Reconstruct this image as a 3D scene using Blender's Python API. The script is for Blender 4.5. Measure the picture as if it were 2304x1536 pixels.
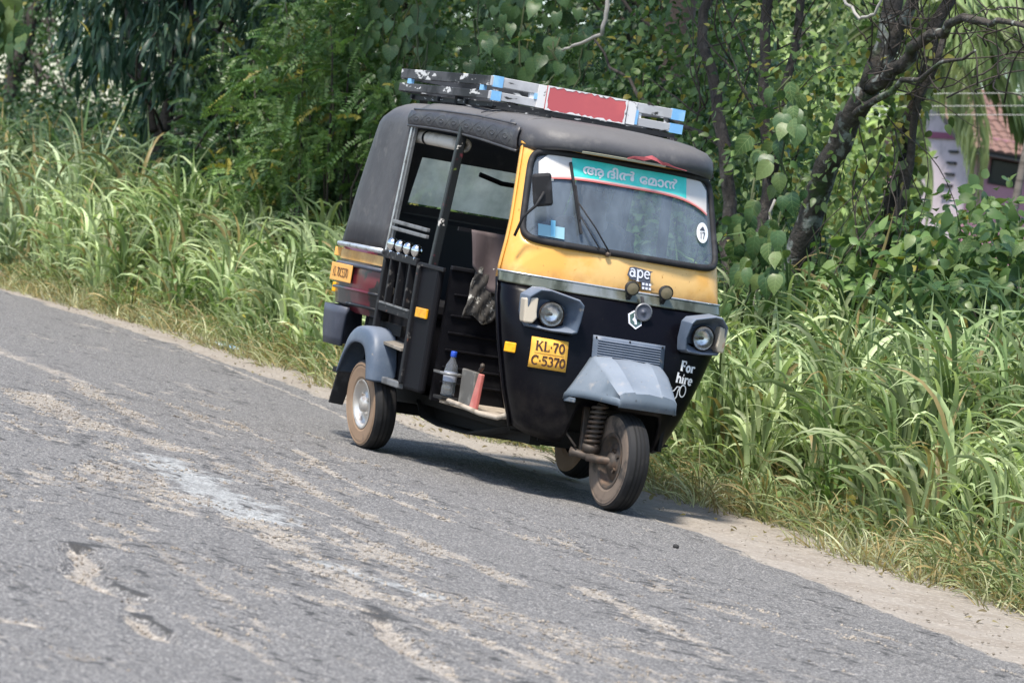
import bpy, math, random
import numpy as np
from mathutils import Vector, Matrix

SC = bpy.context.scene
for _o in list(bpy.data.objects):
    bpy.data.objects.remove(_o)

# ------------------------------------------------------------------ camera
CAM_POS = Vector((16.3877, -7.7155, 1.3163))
RT = Vector((0.38275991, 0.90888999, 0.16557124))
UP = Vector((-0.09359548, -0.1401473, 0.98569702))
FW = Vector((-0.91909452, 0.39278203, -0.03142523))
cd = bpy.data.cameras.new("camera")
cam = bpy.data.objects.new("camera", cd)
SC.collection.objects.link(cam)
cam.matrix_world = Matrix(((RT.x, UP.x, -FW.x, CAM_POS.x), (RT.y, UP.y, -FW.y, CAM_POS.y),
                           (RT.z, UP.z, -FW.z, CAM_POS.z), (0, 0, 0, 1)))
cd.sensor_width = 36.0
cd.lens = 36.0 * 8212.4 / 2304.0
cd.clip_start, cd.clip_end = 0.5, 2000.0
cd.dof.use_dof = True
cd.dof.focus_distance = 18.2
cd.dof.aperture_fstop = 7.0
SC.camera = cam

# ------------------------------------------------------------------ sky, sun, exposure
SUN_EL, SUN_AZ = math.radians(63), math.atan2(0.60, -0.80)
world = bpy.data.worlds.new("World")
SC.world = world
world.use_nodes = True
wn = world.node_tree
wn.nodes.clear()
wo = wn.nodes.new("ShaderNodeOutputWorld")
wb = wn.nodes.new("ShaderNodeBackground")
ws_ = wn.nodes.new("ShaderNodeTexSky")
ws_.sky_type = 'NISHITA'
ws_.sun_disc = False
ws_.sun_elevation = SUN_EL
ws_.sun_rotation = SUN_AZ
ws_.air_density = 1.0
ws_.dust_density = 1.0
ws_.ozone_density = 1.0
wb.inputs[1].default_value = 0.135
wn.links.new(ws_.outputs[0], wb.inputs[0])
wn.links.new(wb.outputs[0], wo.inputs[0])

sl = bpy.data.lights.new("sun", 'SUN')
sl.energy = 3.7
sl.angle = math.radians(9.0)
sl.color = (1.0, 0.93, 0.83)
sun = bpy.data.objects.new("sun", sl)
SC.collection.objects.link(sun)
_sd = Vector((math.sin(SUN_AZ) * math.cos(SUN_EL), math.cos(SUN_AZ) * math.cos(SUN_EL), math.sin(SUN_EL)))
sun.rotation_euler = (-_sd).to_track_quat('-Z', 'Y').to_euler()
sun.location = (0, 0, 30)

SC.view_settings.view_transform = 'Standard'
SC.view_settings.look = 'None'
SC.view_settings.exposure = 0.95
SC.view_settings.gamma = 1.0
SC.view_settings.use_curve_mapping = False
SC.render.engine = 'CYCLES'
SC.cycles.max_bounces = 8
SC.cycles.transparent_max_bounces = 12

# ------------------------------------------------------------------ helpers
COL = SC.collection
RNG = np.random.default_rng(7)
random.seed(7)


def tag(o, label=None, cat=None, group=None, kind=None):
    if label: o["label"] = label
    if cat: o["category"] = cat
    if group: o["group"] = group
    if kind: o["kind"] = kind
    return o


def thing(name, label, cat, loc=(0, 0, 0), group=None):
    o = bpy.data.objects.new(name, None)
    o.empty_display_size = 0.1
    COL.objects.link(o)
    o.location = loc
    return tag(o, label, cat, group)


def copy_tree(o, parent=None):
    c = o.copy()
    COL.objects.link(c)
    if parent is not None:
        c.parent = parent
    for ch in list(o.children):
        copy_tree(ch, c)
    return c


class NT:
    """small node-tree helper"""
    def __init__(self, m):
        self.t = m.node_tree

    def n(self, typ, **kw):
        nd = self.t.nodes.new(typ)
        for k, v in kw.items():
            if k.startswith("i_"):
                nd.inputs[k[2:].replace("_", " ")].default_value = v
            else:
                setattr(nd, k, v)
        return nd

    def l(self, a, b):
        self.t.links.new(a, b)


def smooth_mask(h, fac, lo, hi):
    r = h.n("ShaderNodeMapRange", interpolation_type='SMOOTHSTEP')
    r.inputs[1].default_value, r.inputs[2].default_value = lo, hi
    h.l(fac, r.inputs[0])
    return r.outputs[0]


def mixc(h, fac, a, b):
    m = h.n("ShaderNodeMix", data_type='RGBA')
    if isinstance(fac, float):
        m.inputs[0].default_value = fac
    else:
        h.l(fac, m.inputs[0])
    for s, v in ((6, a), (7, b)):
        if isinstance(v, (tuple, list)):
            m.inputs[s].default_value = (*v[:3], 1)
        else:
            h.l(v, m.inputs[s])
    return m.outputs[2]


def noise(h, vec, scale, detail=4.0, rough=0.55, stretch=None, offset=0.0):
    if stretch or offset:
        mp = h.n("ShaderNodeMapping")
        mp.inputs["Scale"].default_value = stretch or (1, 1, 1)
        mp.inputs["Location"].default_value = (offset, offset * 1.7, offset * 0.6)
        h.l(vec, mp.inputs[0])
        vec = mp.outputs[0]
    n = h.n("ShaderNodeTexNoise")
    n.inputs["Scale"].default_value = scale
    n.inputs["Detail"].default_value = detail
    n.inputs["Roughness"].default_value = rough
    h.l(vec, n.inputs["Vector"])
    return n.outputs[0]


def pmat(name, base, rough=0.5, metal=0.0, spec=0.5, layers=(), bump=None, coat=0.0, trans=0.0, ior=1.45, up_tint=None, low=None):
    """Principled material; layers = (colour, scale, lo, hi[, stretch, rough]) noise-masked coats of wear."""
    m = bpy.data.materials.new(name)
    m.use_nodes = True
    h = NT(m)
    b = m.node_tree.nodes["Principled BSDF"]
    b.inputs["Roughness"].default_value = rough
    b.inputs["Metallic"].default_value = metal
    b.inputs["Specular IOR Level"].default_value = spec
    b.inputs["Coat Weight"].default_value = coat
    b.inputs["Transmission Weight"].default_value = trans
    b.inputs["IOR"].default_value = ior
    col = tuple(base)
    tc = h.n("ShaderNodeTexCoord")
    rg = None
    for i, L in enumerate(layers):
        c, sc, lo, hi = L[:4]
        st = L[4] if len(L) > 4 else None
        f = smooth_mask(h, noise(h, tc.outputs["Object"], sc, 5.0, 0.6, st, 3.1 * (i + 1)), lo, hi)
        col = mixc(h, f, col, c)
    if up_tint:                                  # faces that look up take a paler colour
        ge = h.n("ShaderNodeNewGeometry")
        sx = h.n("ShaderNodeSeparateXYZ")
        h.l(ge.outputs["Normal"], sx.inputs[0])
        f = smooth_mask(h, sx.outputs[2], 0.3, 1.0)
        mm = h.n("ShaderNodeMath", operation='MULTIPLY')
        mm.inputs[1].default_value = up_tint[1]
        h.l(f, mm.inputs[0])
        col = mixc(h, mm.outputs[0], col, up_tint[0])
    if low:                                      # road dirt thrown up on the lower body: colour, z clean, z dirty, strength
        sx = h.n("ShaderNodeSeparateXYZ")
        h.l(tc.outputs["Object"], sx.inputs[0])
        f = smooth_mask(h, sx.outputs[2], low[1], low[2])
        nz = smooth_mask(h, noise(h, tc.outputs["Object"], 9.0, 5.0, .65), .30, .72)
        mm = h.n("ShaderNodeMath", operation='MULTIPLY')
        h.l(f, mm.inputs[0])
        h.l(nz, mm.inputs[1])
        m2 = h.n("ShaderNodeMath", operation='MULTIPLY')
        m2.inputs[1].default_value = low[3]
        h.l(mm.outputs[0], m2.inputs[0])
        col = mixc(h, m2.outputs[0], col, low[0])
    if isinstance(col, tuple):
        b.inputs["Base Color"].default_value = (*col[:3], 1)
    else:
        h.l(col, b.inputs["Base Color"])
    if bump:
        bn = h.n("ShaderNodeBump")
        bn.inputs["Strength"].default_value = bump[1]
        bn.inputs["Distance"].default_value = bump[2] if len(bump) > 2 else 0.01
        h.l(noise(h, tc.outputs["Object"], bump[0], 4.0), bn.inputs["Height"])
        h.l(bn.outputs[0], b.inputs["Normal"])
    return m


class MB:
    """collects geometry for one mesh object"""
    def __init__(self):
        self.v, self.f, self.mi = [], [], []
        self.cur = 0

    def add(self, vs, fs):
        o = len(self.v)
        self.v.extend(tuple(p) for p in vs)
        for f in fs:
            self.f.append(tuple(i + o for i in f))
            self.mi.append(self.cur)
        return self

    def box(self, c, s, rot=None):
        hx, hy, hz = s[0] / 2, s[1] / 2, s[2] / 2
        P = [Vector((x, y, z)) for x in (-hx, hx) for y in (-hy, hy) for z in (-hz, hz)]
        if rot is not None:
            P = [rot @ p for p in P]
        c = Vector(c)
        return self.add([p + c for p in P], [(0, 1, 3, 2), (4, 6, 7, 5), (0, 4, 5, 1), (2, 3, 7, 6), (0, 2, 6, 4), (1, 5, 7, 3)])

    def bar(self, a, b, w, h, upv=(0, 0, 1)):
        a, b = Vector(a), Vector(b)
        d = (b - a)
        L = d.length
        d.normalize()
        u = Vector(upv)
        s = d.cross(u)
        if s.length < 1e-4:
            s = d.cross(Vector((1, 0, 0)))
        s.normalize()
        u = s.cross(d).normalized()
        R = Matrix((d, s, u)).transposed()
        return self.box((a + b) / 2, (L, w, h), R)

    def tube(self, pts, r, n=8, caps=True):
        pts = [Vector(p) for p in pts]
        rs = r if isinstance(r, (list, tuple)) else [r] * len(pts)
        T = []
        for i in range(len(pts)):
            a, b = pts[max(i - 1, 0)], pts[min(i + 1, len(pts) - 1)]
            T.append((b - a).normalized())
        ref = Vector((0, 0, 1)) if abs(T[0].z) < 0.9 else Vector((1, 0, 0))
        u = T[0].cross(ref).normalized()
        vs, fs = [], []
        for i, p in enumerate(pts):
            u = (u - T[i] * u.dot(T[i])).normalized()
            w = T[i].cross(u)
            for k in range(n):
                a = 2 * math.pi * k / n
                vs.append(p + (u * math.cos(a) + w * math.sin(a)) * rs[i])
        for i in range(len(pts) - 1):
            for k in range(n):
                k2 = (k + 1) % n
                fs.append((i * n + k, i * n + k2, (i + 1) * n + k2, (i + 1) * n + k))
        if caps:
            fs.append(tuple(range(n))[::-1])
            fs.append(tuple(range((len(pts) - 1) * n, len(pts) * n)))
        return self.add(vs, fs)

    def loop_tube(self, pts, r, n=6):
        pts = [Vector(p) for p in pts]
        N = len(pts)
        vs, fs = [], []
        c = sum(pts, Vector()) / N
        for i in range(N):
            t = (pts[(i + 1) % N] - pts[i - 1]).normalized()
            o = (pts[i] - c)
            o = (o - t * o.dot(t)).normalized()
            w = t.cross(o)
            for k in range(n):
                a = 2 * math.pi * k / n
                vs.append(pts[i] + (o * math.cos(a) + w * math.sin(a)) * r)
        for i in range(N):
            j = (i + 1) % N
            for k in range(n):
                k2 = (k + 1) % n
                fs.append((i * n + k, i * n + k2, j * n + k2, j * n + k))
        return self.add(vs, fs)

    def lathe(self, prof, c, axis, n=32):
        """prof = [(radius, height along axis)]"""
        c, ax = Vector(c), Vector(axis).normalized()
        ref = Vector((0, 0, 1)) if abs(ax.z) < 0.9 else Vector((1, 0, 0))
        u = ax.cross(ref).normalized()
        w = ax.cross(u)
        vs, fs = [], []
        for r, hh in prof:
            for k in range(n):
                a = 2 * math.pi * k / n
                vs.append(c + ax * hh + (u * math.cos(a) + w * math.sin(a)) * max(r, 1e-5))
        for i in range(len(prof) - 1):
            for k in range(n):
                k2 = (k + 1) % n
                fs.append((i * n + k, i * n + k2, (i + 1) * n + k2, (i + 1) * n + k))
        return self.add(vs, fs)

    def grid(self, rows, closed=False):
        R, Cn = len(rows), len(rows[0])
        vs = [p for r in rows for p in r]
        fs = []
        for i in range(R - 1):
            for j in range(Cn - (0 if closed else 1)):
                j2 = (j + 1) % Cn
                fs.append((i * Cn + j, i * Cn + j2, (i + 1) * Cn + j2, (i + 1) * Cn + j))
        return self.add(vs, fs)

    def prism(self, poly, d):
        """poly: list of 3D points, extruded by vector d"""
        n = len(poly)
        d = Vector(d)
        P = [Vector(p) for p in poly]
        vs = P + [p + d for p in P]
        fs = [tuple(range(n)), tuple(range(2 * n - 1, n - 1, -1))]
        for i in range(n):
            j = (i + 1) % n
            fs.append((j, i, i + n, j + n))
        return self.add(vs, fs)

    def ball(self, c, r, n=14, m=9, sc=(1, 1, 1)):
        c = Vector(c)
        rows = []
        for i in range(m + 1):
            th = math.pi * i / m
            rows.append([c + Vector((sc[0] * r * math.sin(th) * math.cos(2 * math.pi * k / n),
                                     sc[1] * r * math.sin(th) * math.sin(2 * math.pi * k / n),
                                     sc[2] * r * math.cos(th))) for k in range(n)])
        return self.grid(rows, True)

    def build(self, name, mat, parent=None, smooth=False, bevel=0.0, solid=0.0, subsurf=0, loc=None):
        me = bpy.data.meshes.new(name)
        me.from_pydata([tuple(p) for p in self.v], [], self.f)
        me.update()
        mats = mat if isinstance(mat, (list, tuple)) else [mat]
        for mm in mats:
            me.materials.append(mm)
        if len(mats) > 1:
            me.polygons.foreach_set("material_index", self.mi)
        if smooth:
            me.polygons.foreach_set("use_smooth", [True] * len(me.polygons))
            if smooth != True:
                me.set_sharp_from_angle(angle=math.radians(smooth))
        o = bpy.data.objects.new(name, me)
        COL.objects.link(o)
        if parent is not None:
            o.parent = parent
        if loc is not None:
            o.location = loc
        if solid:
            md = o.modifiers.new("solid", 'SOLIDIFY')
            md.thickness = abs(solid)
            md.offset = -1 if solid > 0 else 1
        if bevel:
            md = o.modifiers.new("bevel", 'BEVEL')
            md.width = bevel
            md.segments = 2
            md.limit_method = 'ANGLE'
        if subsurf:
            md = o.modifiers.new("sub", 'SUBSURF')
            md.levels = md.render_levels = subsurf
        return o


def npmesh(name, V, T, mats, attrs=None, parent=None, smooth=True, mi=None):
    """fast mesh from arrays: V (n,3), T (m,3) triangles"""
    me = bpy.data.meshes.new(name)
    V = np.ascontiguousarray(V, np.float32)
    T = np.ascontiguousarray(T, np.int32)
    me.vertices.add(len(V))
    me.vertices.foreach_set("co", V.ravel())
    me.loops.add(T.size)
    me.loops.foreach_set("vertex_index", T.ravel())
    me.polygons.add(len(T))
    me.polygons.foreach_set("loop_start", np.arange(0, T.size, 3, dtype=np.int32))
    me.polygons.foreach_set("loop_total", np.full(len(T), 3, np.int32))
    for mm in (mats if isinstance(mats, (list, tuple)) else [mats]):
        me.materials.append(mm)
    me.update(calc_edges=True)
    if mi is not None:
        me.polygons.foreach_set("material_index", np.ascontiguousarray(mi, np.int32))
    if smooth:
        me.polygons.foreach_set("use_smooth", np.ones(len(T), bool))
    for k, A in (attrs or {}).items():
        a = me.attributes.new(k, 'FLOAT_COLOR', 'POINT')
        A4 = np.ones((len(V), 4), np.float32)
        A4[:, :A.shape[1]] = A
        a.data.foreach_set("color", A4.ravel())
    o = bpy.data.objects.new(name, me)
    COL.objects.link(o)
    if parent is not None:
        o.parent = parent
    return o


# numpy noise ------------------------------------------------------
def _hash(ix, iy, seed):
    h = (ix.astype(np.int64) * 374761393 + iy.astype(np.int64) * 668265263 + seed * 1274126177) & 0xFFFFFFFF
    h = ((h ^ (h >> 13)) * 1274126177) & 0xFFFFFFFF
    h = (h ^ (h >> 16)) & 0xFFFFFFFF
    return h / 4294967295.0


def vnoise(x, y, seed=0):
    ix, iy = np.floor(x), np.floor(y)
    fx, fy = x - ix, y - iy
    fx = fx * fx * (3 - 2 * fx)
    fy = fy * fy * (3 - 2 * fy)
    a, b = _hash(ix, iy, seed), _hash(ix + 1, iy, seed)
    c, d = _hash(ix, iy + 1, seed), _hash(ix + 1, iy + 1, seed)
    return (a * (1 - fx) + b * fx) * (1 - fy) + (c * (1 - fx) + d * fx) * fy


def fbm(x, y, seed=0, octv=4):
    s, a, t = 0, 1.0, 0
    for i in range(octv):
        s = s + a * vnoise(x * 2 ** i, y * 2 ** i, seed + i * 17)
        t += a
        a *= 0.5
    return s / t


def sstep(x, lo, hi):
    t = np.clip((x - lo) / (hi - lo), 0, 1)
    return t * t * (3 - 2 * t)


# ------------------------------------------------------------------ materials
DUST = (0.36, 0.27, 0.19)
m_black = pmat("black_paint", (0.003, 0.003, 0.005), 0.30, spec=0.14,
               layers=(((0.006, 0.006, 0.008), 4, 0.45, 0.8), ((0.030, 0.027, 0.025), 26, 0.68, 0.80), ((0.022, 0.020, 0.018), 70, 0.66, 0.74)),
               low=((0.07, 0.06, 0.05), .65, .28, .35))
m_blackdull = pmat("dull_black", (0.008, 0.008, 0.010), 0.6, spec=0.3,
                   layers=(((0.05, 0.047, 0.043), 9, 0.56, 0.75),))
m_blackworn = pmat("worn_black_metal", (0.010, 0.010, 0.012), 0.5, spec=0.3,
                   layers=(((0.09, 0.085, 0.08), 22, 0.58, 0.68), ((0.12, 0.05, 0.035), 31, 0.68, 0.74)))
m_under = pmat("underbody_black", (0.006, 0.006, 0.006), 0.85)
m_inside = pmat("cabin_black", (0.005, 0.005, 0.007), 0.65, spec=0.2)
m_ribbed = pmat("cabin_panel_black", (0.004, 0.004, 0.006), 0.5, spec=0.25, layers=(((0.012, 0.012, 0.014), 7, 0.5, 0.8),))
m_yellow = pmat("faded_yellow_paint", (0.70, 0.365, 0.075), 0.40, coat=0.12,
                layers=(((0.78, 0.49, 0.18), 2.2, 0.40, 0.62), ((0.45, 0.20, 0.03), 26, 0.66, 0.72), ((0.30, 0.14, 0.05), 55, 0.66, 0.74)),
                low=((0.42, 0.20, 0.06), 1.16, 1.085, .8))
m_canopy = pmat("black_vinyl", (0.058, 0.058, 0.064), 0.52, spec=0.4,
                layers=(((0.082, 0.081, 0.086), 2.6, 0.4, 0.7), ((0.105, 0.102, 0.102), 11, 0.55, 0.75)),
                bump=(16, 0.25, 0.012), up_tint=((0.20, 0.19, 0.18), 0.45))
m_emboss = pmat("embossed_vinyl", (0.042, 0.042, 0.047), 0.45, spec=0.5,
                layers=(((0.06, 0.06, 0.062), 14, 0.45, 0.7),))
m_grey = pmat("grey_plastic", (0.072, 0.096, 0.135), 0.45, spec=0.35,
              layers=(((0.105, 0.130, 0.170), 5, 0.42, 0.66), ((0.20, 0.19, 0.18), 24, 0.62, 0.74)),
              up_tint=((0.27, 0.30, 0.36), 0.38))
m_guard = pmat("dusty_grey_plastic", (0.10, 0.128, 0.158), 0.5, spec=0.35,
               layers=(((0.14, 0.17, 0.205), 3.4, 0.4, 0.66), ((0.22, 0.215, 0.21), 15, 0.56, 0.74), ((0.06, 0.065, 0.07), 38, 0.64, 0.72), ((0.25, 0.22, 0.18), 50, 0.64, 0.72, (1, 1, .3))),
               up_tint=((0.32, 0.36, 0.43), 0.38))
m_darkgrey = pmat("dark_grey_plastic", (0.055, 0.062, 0.085), 0.5, layers=(((0.09, 0.10, 0.13), 6, 0.45, 0.7),))
m_rubber = pmat("rubber", (0.012, 0.012, 0.014), 0.7, layers=(((0.045, 0.045, 0.05), 9, 0.5, 0.75),))
m_tread = pmat("tyre_rubber", (0.011, 0.011, 0.012), 0.75, layers=(((0.03, 0.028, 0.026), 12, 0.5, 0.8),))
m_sidewall = pmat("dusty_tyre_sidewall", (0.27, 0.18, 0.115), 0.85,
                  layers=(((0.08, 0.062, 0.05), 9, 0.60, 0.74), ((0.34, 0.235, 0.155), 5, 0.5, 0.7)))
m_sidewallf = pmat("worn_tyre_sidewall", (0.15, 0.115, 0.09), 0.85,
                   layers=(((0.03, 0.028, 0.026), 8, 0.45, 0.66), ((0.22, 0.15, 0.095), 6, 0.56, 0.75)))
m_rim = pmat("silver_rim", (0.60, 0.57, 0.53), 0.35, 0.6, layers=(((0.26, 0.18, 0.11), 12, 0.52, 0.72),))
m_chrome = pmat("chrome", (0.80, 0.80, 0.78), 0.10, 1.0, layers=(((0.5, 0.48, 0.45), 20, 0.55, 0.75),))
m_steel = pmat("bright_strip", (0.62, 0.64, 0.66), 0.35, 0.7, layers=(((0.35, 0.34, 0.33), 18, 0.5, 0.7),))
m_bandgrey = pmat("shiny_grey_band", (0.16, 0.17, 0.13), 0.18, 0.5,
                  layers=(((0.30, 0.31, 0.29), 3.0, 0.46, 0.58, (1, 1, 0.2)), ((0.08, 0.085, 0.06), 5.0, 0.54, 0.62, (1, 1, 0.2))))
m_rust = pmat("dirty_steel", (0.075, 0.062, 0.052), 0.6, 0.35, layers=(((0.15, 0.10, 0.07), 14, 0.45, 0.7),))
m_maroon = pmat("maroon_paint", (0.10, 0.012, 0.020), 0.3, coat=0.3,
                layers=(((0.012, 0.012, 0.014), 3.2, 0.52, 0.57), ((0.14, 0.03, 0.038), 9, 0.6, 0.75)))
m_amber = pmat("amber_reflector", (0.88, 0.42, 0.01), 0.25, coat=0.4, layers=(((0.75, 0.34, 0.01), 40, 0.5, 0.6),))
m_plate = pmat("yellow_plate", (0.78, 0.42, 0.06), 0.45, layers=(((0.70, 0.35, 0.045), 12, 0.45, 0.7),))
m_plateb = pmat("orange_plate", (0.80, 0.40, 0.10), 0.45)
m_ink = pmat("plate_ink", (0.045, 0.014, 0.008), 0.5)
m_white = pmat("white_paint", (0.75, 0.76, 0.76), 0.5)
m_silverink = pmat("silver_letters", (0.55, 0.57, 0.64), 0.4)
m_cream = pmat("cream_film", (0.60, 0.57, 0.54), 0.45, layers=(((0.68, 0.67, 0.66), 9, 0.5, 0.7),))
m_turq = pmat("turquoise_film", (0.05, 0.60, 0.53), 0.4, layers=(((0.13, 0.70, 0.62), 4, 0.45, 0.65),))
m_redline = pmat("red_film", (0.55, 0.13, 0.12), 0.5)
m_pink = pmat("pink_film", (0.70, 0.42, 0.40), 0.5)
m_stickerblue = pmat("blue_sticker", (0.16, 0.44, 0.62), 0.5)
m_stickerpale = pmat("pale_blue_sticker", (0.22, 0.40, 0.48), 0.5)
m_reflector = pmat("lamp_reflector", (0.92, 0.91, 0.89), 0.30, 1.0, layers=(((0.60, 0.58, 0.54), 16, 0.50, 0.58),))
m_clear_ind = pmat("cream_indicator_lens", (0.50, 0.44, 0.35), 0.25, coat=0.4, layers=(((0.50, 0.33, 0.24), 18, 0.58, 0.68),))
m_foglens = pmat("dusty_olive_lens", (0.15, 0.125, 0.075), 0.45)
m_wood = pmat("chipped_black_slat", (0.060, 0.060, 0.064), 0.6,
              layers=(((0.012, 0.012, 0.013), 5, 0.45, 0.6), ((0.55, 0.55, 0.54), 17, 0.57, 0.62, (0.5, 0.5, 1.6))))
m_woodlite = pmat("greywhite_slat", (0.40, 0.40, 0.41), 0.55,
                  layers=(((0.52, 0.52, 0.53), 5, 0.45, 0.65), ((0.03, 0.03, 0.03), 17, 0.60, 0.65, (0.5, 0.5, 1.8))))
m_woodblk = pmat("flaking_black_rail", (0.012, 0.012, 0.013), 0.6,
                 layers=(((0.42, 0.42, 0.42), 26, 0.60, 0.66, (0.5, 0.5, 1.5)),))
m_tape = pmat("blue_tape", (0.20, 0.45, 0.75), 0.4, layers=(((0.30, 0.55, 0.80), 12, 0.45, 0.65),))
m_redpanel = pmat("red_board", (0.50, 0.105, 0.115), 0.45, layers=(((0.60, 0.13, 0.13), 3, 0.4, 0.65), ((0.75, 0.74, 0.72), 13, 0.70, 0.72)))
m_chipwhite = pmat("chipped_white_edge", (0.72, 0.71, 0.70), 0.55, layers=(((0.05, 0.05, 0.05), 16, 0.60, 0.66),))
m_redtear = pmat("torn_red_lining", (0.45, 0.10, 0.11), 0.6)
m_paletear = pmat("torn_pale_edge", (0.38, 0.37, 0.27), 0.7)
m_canvas = pmat("dirty_white_canvas", (0.62, 0.57, 0.50), 0.7, layers=(((0.36, 0.31, 0.26), 9, 0.5, 0.7),))
m_cloth = pmat("brown_cloth", (0.085, 0.064, 0.065), 0.85, layers=(((0.125, 0.098, 0.098), 5, 0.45, 0.65),))
m_mottle = pmat("mottled_grey_cloth", (0.06, 0.055, 0.05), 0.9, layers=(((0.48, 0.47, 0.43), 24, 0.55, 0.64), ((0.03, 0.03, 0.03), 22, 0.58, 0.68)))
m_seat = pmat("dark_seat", (0.010, 0.010, 0.012), 0.5)
m_dustysill = pmat("dusty_sill", (0.36, 0.31, 0.25), 0.8, layers=(((0.16, 0.13, 0.10), 12, 0.5, 0.7),))
m_kick = pmat("dusty_grey_plate", (0.10, 0.095, 0.085), 0.6, layers=(((0.24, 0.23, 0.21), 7, 0.5, 0.72),))
m_kickred = pmat("faded_red_plate", (0.48, 0.13, 0.11), 0.6, layers=(((0.55, 0.24, 0.20), 8, 0.45, 0.7),))
m_board = pmat("dusty_step_board", (0.16, 0.14, 0.115), 0.8, layers=(((0.28, 0.25, 0.21), 10, 0.45, 0.7),))
m_postwear = pmat("chipped_post_paint", (0.014, 0.016, 0.017), 0.4,
                  layers=(((0.10, 0.022, 0.03), 6, 0.60, 0.64), ((0.55, 0.52, 0.48), 13, 0.64, 0.67), ((0.10, 0.13, 0.03), 8, 0.66, 0.70)))
m_alum = pmat("grey_post", (0.20, 0.205, 0.21), 0.4, 0.3, layers=(((0.10, 0.10, 0.10), 14, 0.5, 0.7),))
m_skin = pmat("skin", (0.16, 0.085, 0.055), 0.55)
m_hair = pmat("hair", (0.008, 0.007, 0.007), 0.6)
m_shirt = pmat("dark_shirt", (0.035, 0.04, 0.055), 0.85)
m_trouser = pmat("dark_trousers", (0.02, 0.02, 0.024), 0.85)
m_bcap = pmat("blue_cap", (0.02, 0.07, 0.42), 0.35)


def glass_mat(name, tint, dust_sheen_col, dust_sheen, rough=0.02, gloss_ior=1.5, streak=0.0, transl=0.0):  # diffuse layer: real dirt film; on the windshield also painted sky reflection
    m = bpy.data.materials.new(name)
    m.use_nodes = True
    t = m.node_tree
    t.nodes.clear()
    h = NT(m)
    out = h.n("ShaderNodeOutputMaterial")
    tr = h.n("ShaderNodeBsdfTransparent")
    tr.inputs[0].default_value = (*tint, 1)
    gl = h.n("ShaderNodeBsdfGlossy")
    gl.inputs["Roughness"].default_value = rough
    fr = h.n("ShaderNodeFresnel")
    fr.inputs[0].default_value = gloss_ior
    mx = h.n("ShaderNodeMixShader")
    h.l(fr.outputs[0], mx.inputs[0])
    h.l(tr.outputs[0], mx.inputs[1])
    h.l(gl.outputs[0], mx.inputs[2])
    df = h.n("ShaderNodeBsdfDiffuse")
    df.inputs[0].default_value = (*dust_sheen_col, 1)
    if transl:
        tl = h.n("ShaderNodeBsdfTranslucent")
        tl.inputs[0].default_value = (*dust_sheen_col, 1)
        m3 = h.n("ShaderNodeMixShader")
        m3.inputs[0].default_value = transl
        h.l(df.outputs[0], m3.inputs[1])
        h.l(tl.outputs[0], m3.inputs[2])
        df = m3
    m2 = h.n("ShaderNodeMixShader")
    tc = h.n("ShaderNodeTexCoord")
    ns = noise(h, tc.outputs["Object"], 6.0, 4.0, 0.6, (1, 1, 0.25) if streak else None)
    r = h.n("ShaderNodeMapRange")
    r.inputs[1].default_value, r.inputs[2].default_value = 0.3, 0.75
    r.inputs[3].default_value, r.inputs[4].default_value = dust_sheen * (0.7 - streak * 0.5), dust_sheen * (1.4 + streak)
    h.l(ns, r.inputs[0])
    h.l(r.outputs[0], m2.inputs[0])
    h.l(mx.outputs[0], m2.inputs[1])
    h.l(df.outputs[0], m2.inputs[2])
    h.l(m2.outputs[0], out.inputs[0])
    return m


m_glass = glass_mat("windshield_glass", (0.58, 0.70, 0.72), (0.38, 0.47, 0.57), 0.21, 0.03, 1.75, 0.3)  # bluish diffuse layer paints in the sky's reflection
m_lens = glass_mat("lamp_glass", (0.92, 0.93, 0.93), (0.6, 0.6, 0.6), 0.04, 0.03, 1.5)
m_film = glass_mat("dusty_plastic_film", (0.60, 0.66, 0.56), (0.66, 0.68, 0.58), 0.74, 0.25, 1.45, 0.0, 0.75)
m_bottle = glass_mat("clear_plastic", (0.80, 0.84, 0.86), (0.6, 0.62, 0.65), 0.12, 0.05, 1.6)


# ------------------------------------------------------------------ lettering
def arc(cx, cy, rx, ry, a0, a1, n=14):
    return [(cx + rx * math.cos(math.radians(a0 + (a1 - a0) * i / n)), cy + ry * math.sin(math.radians(a0 + (a1 - a0) * i / n))) for i in range(n + 1)]


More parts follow.
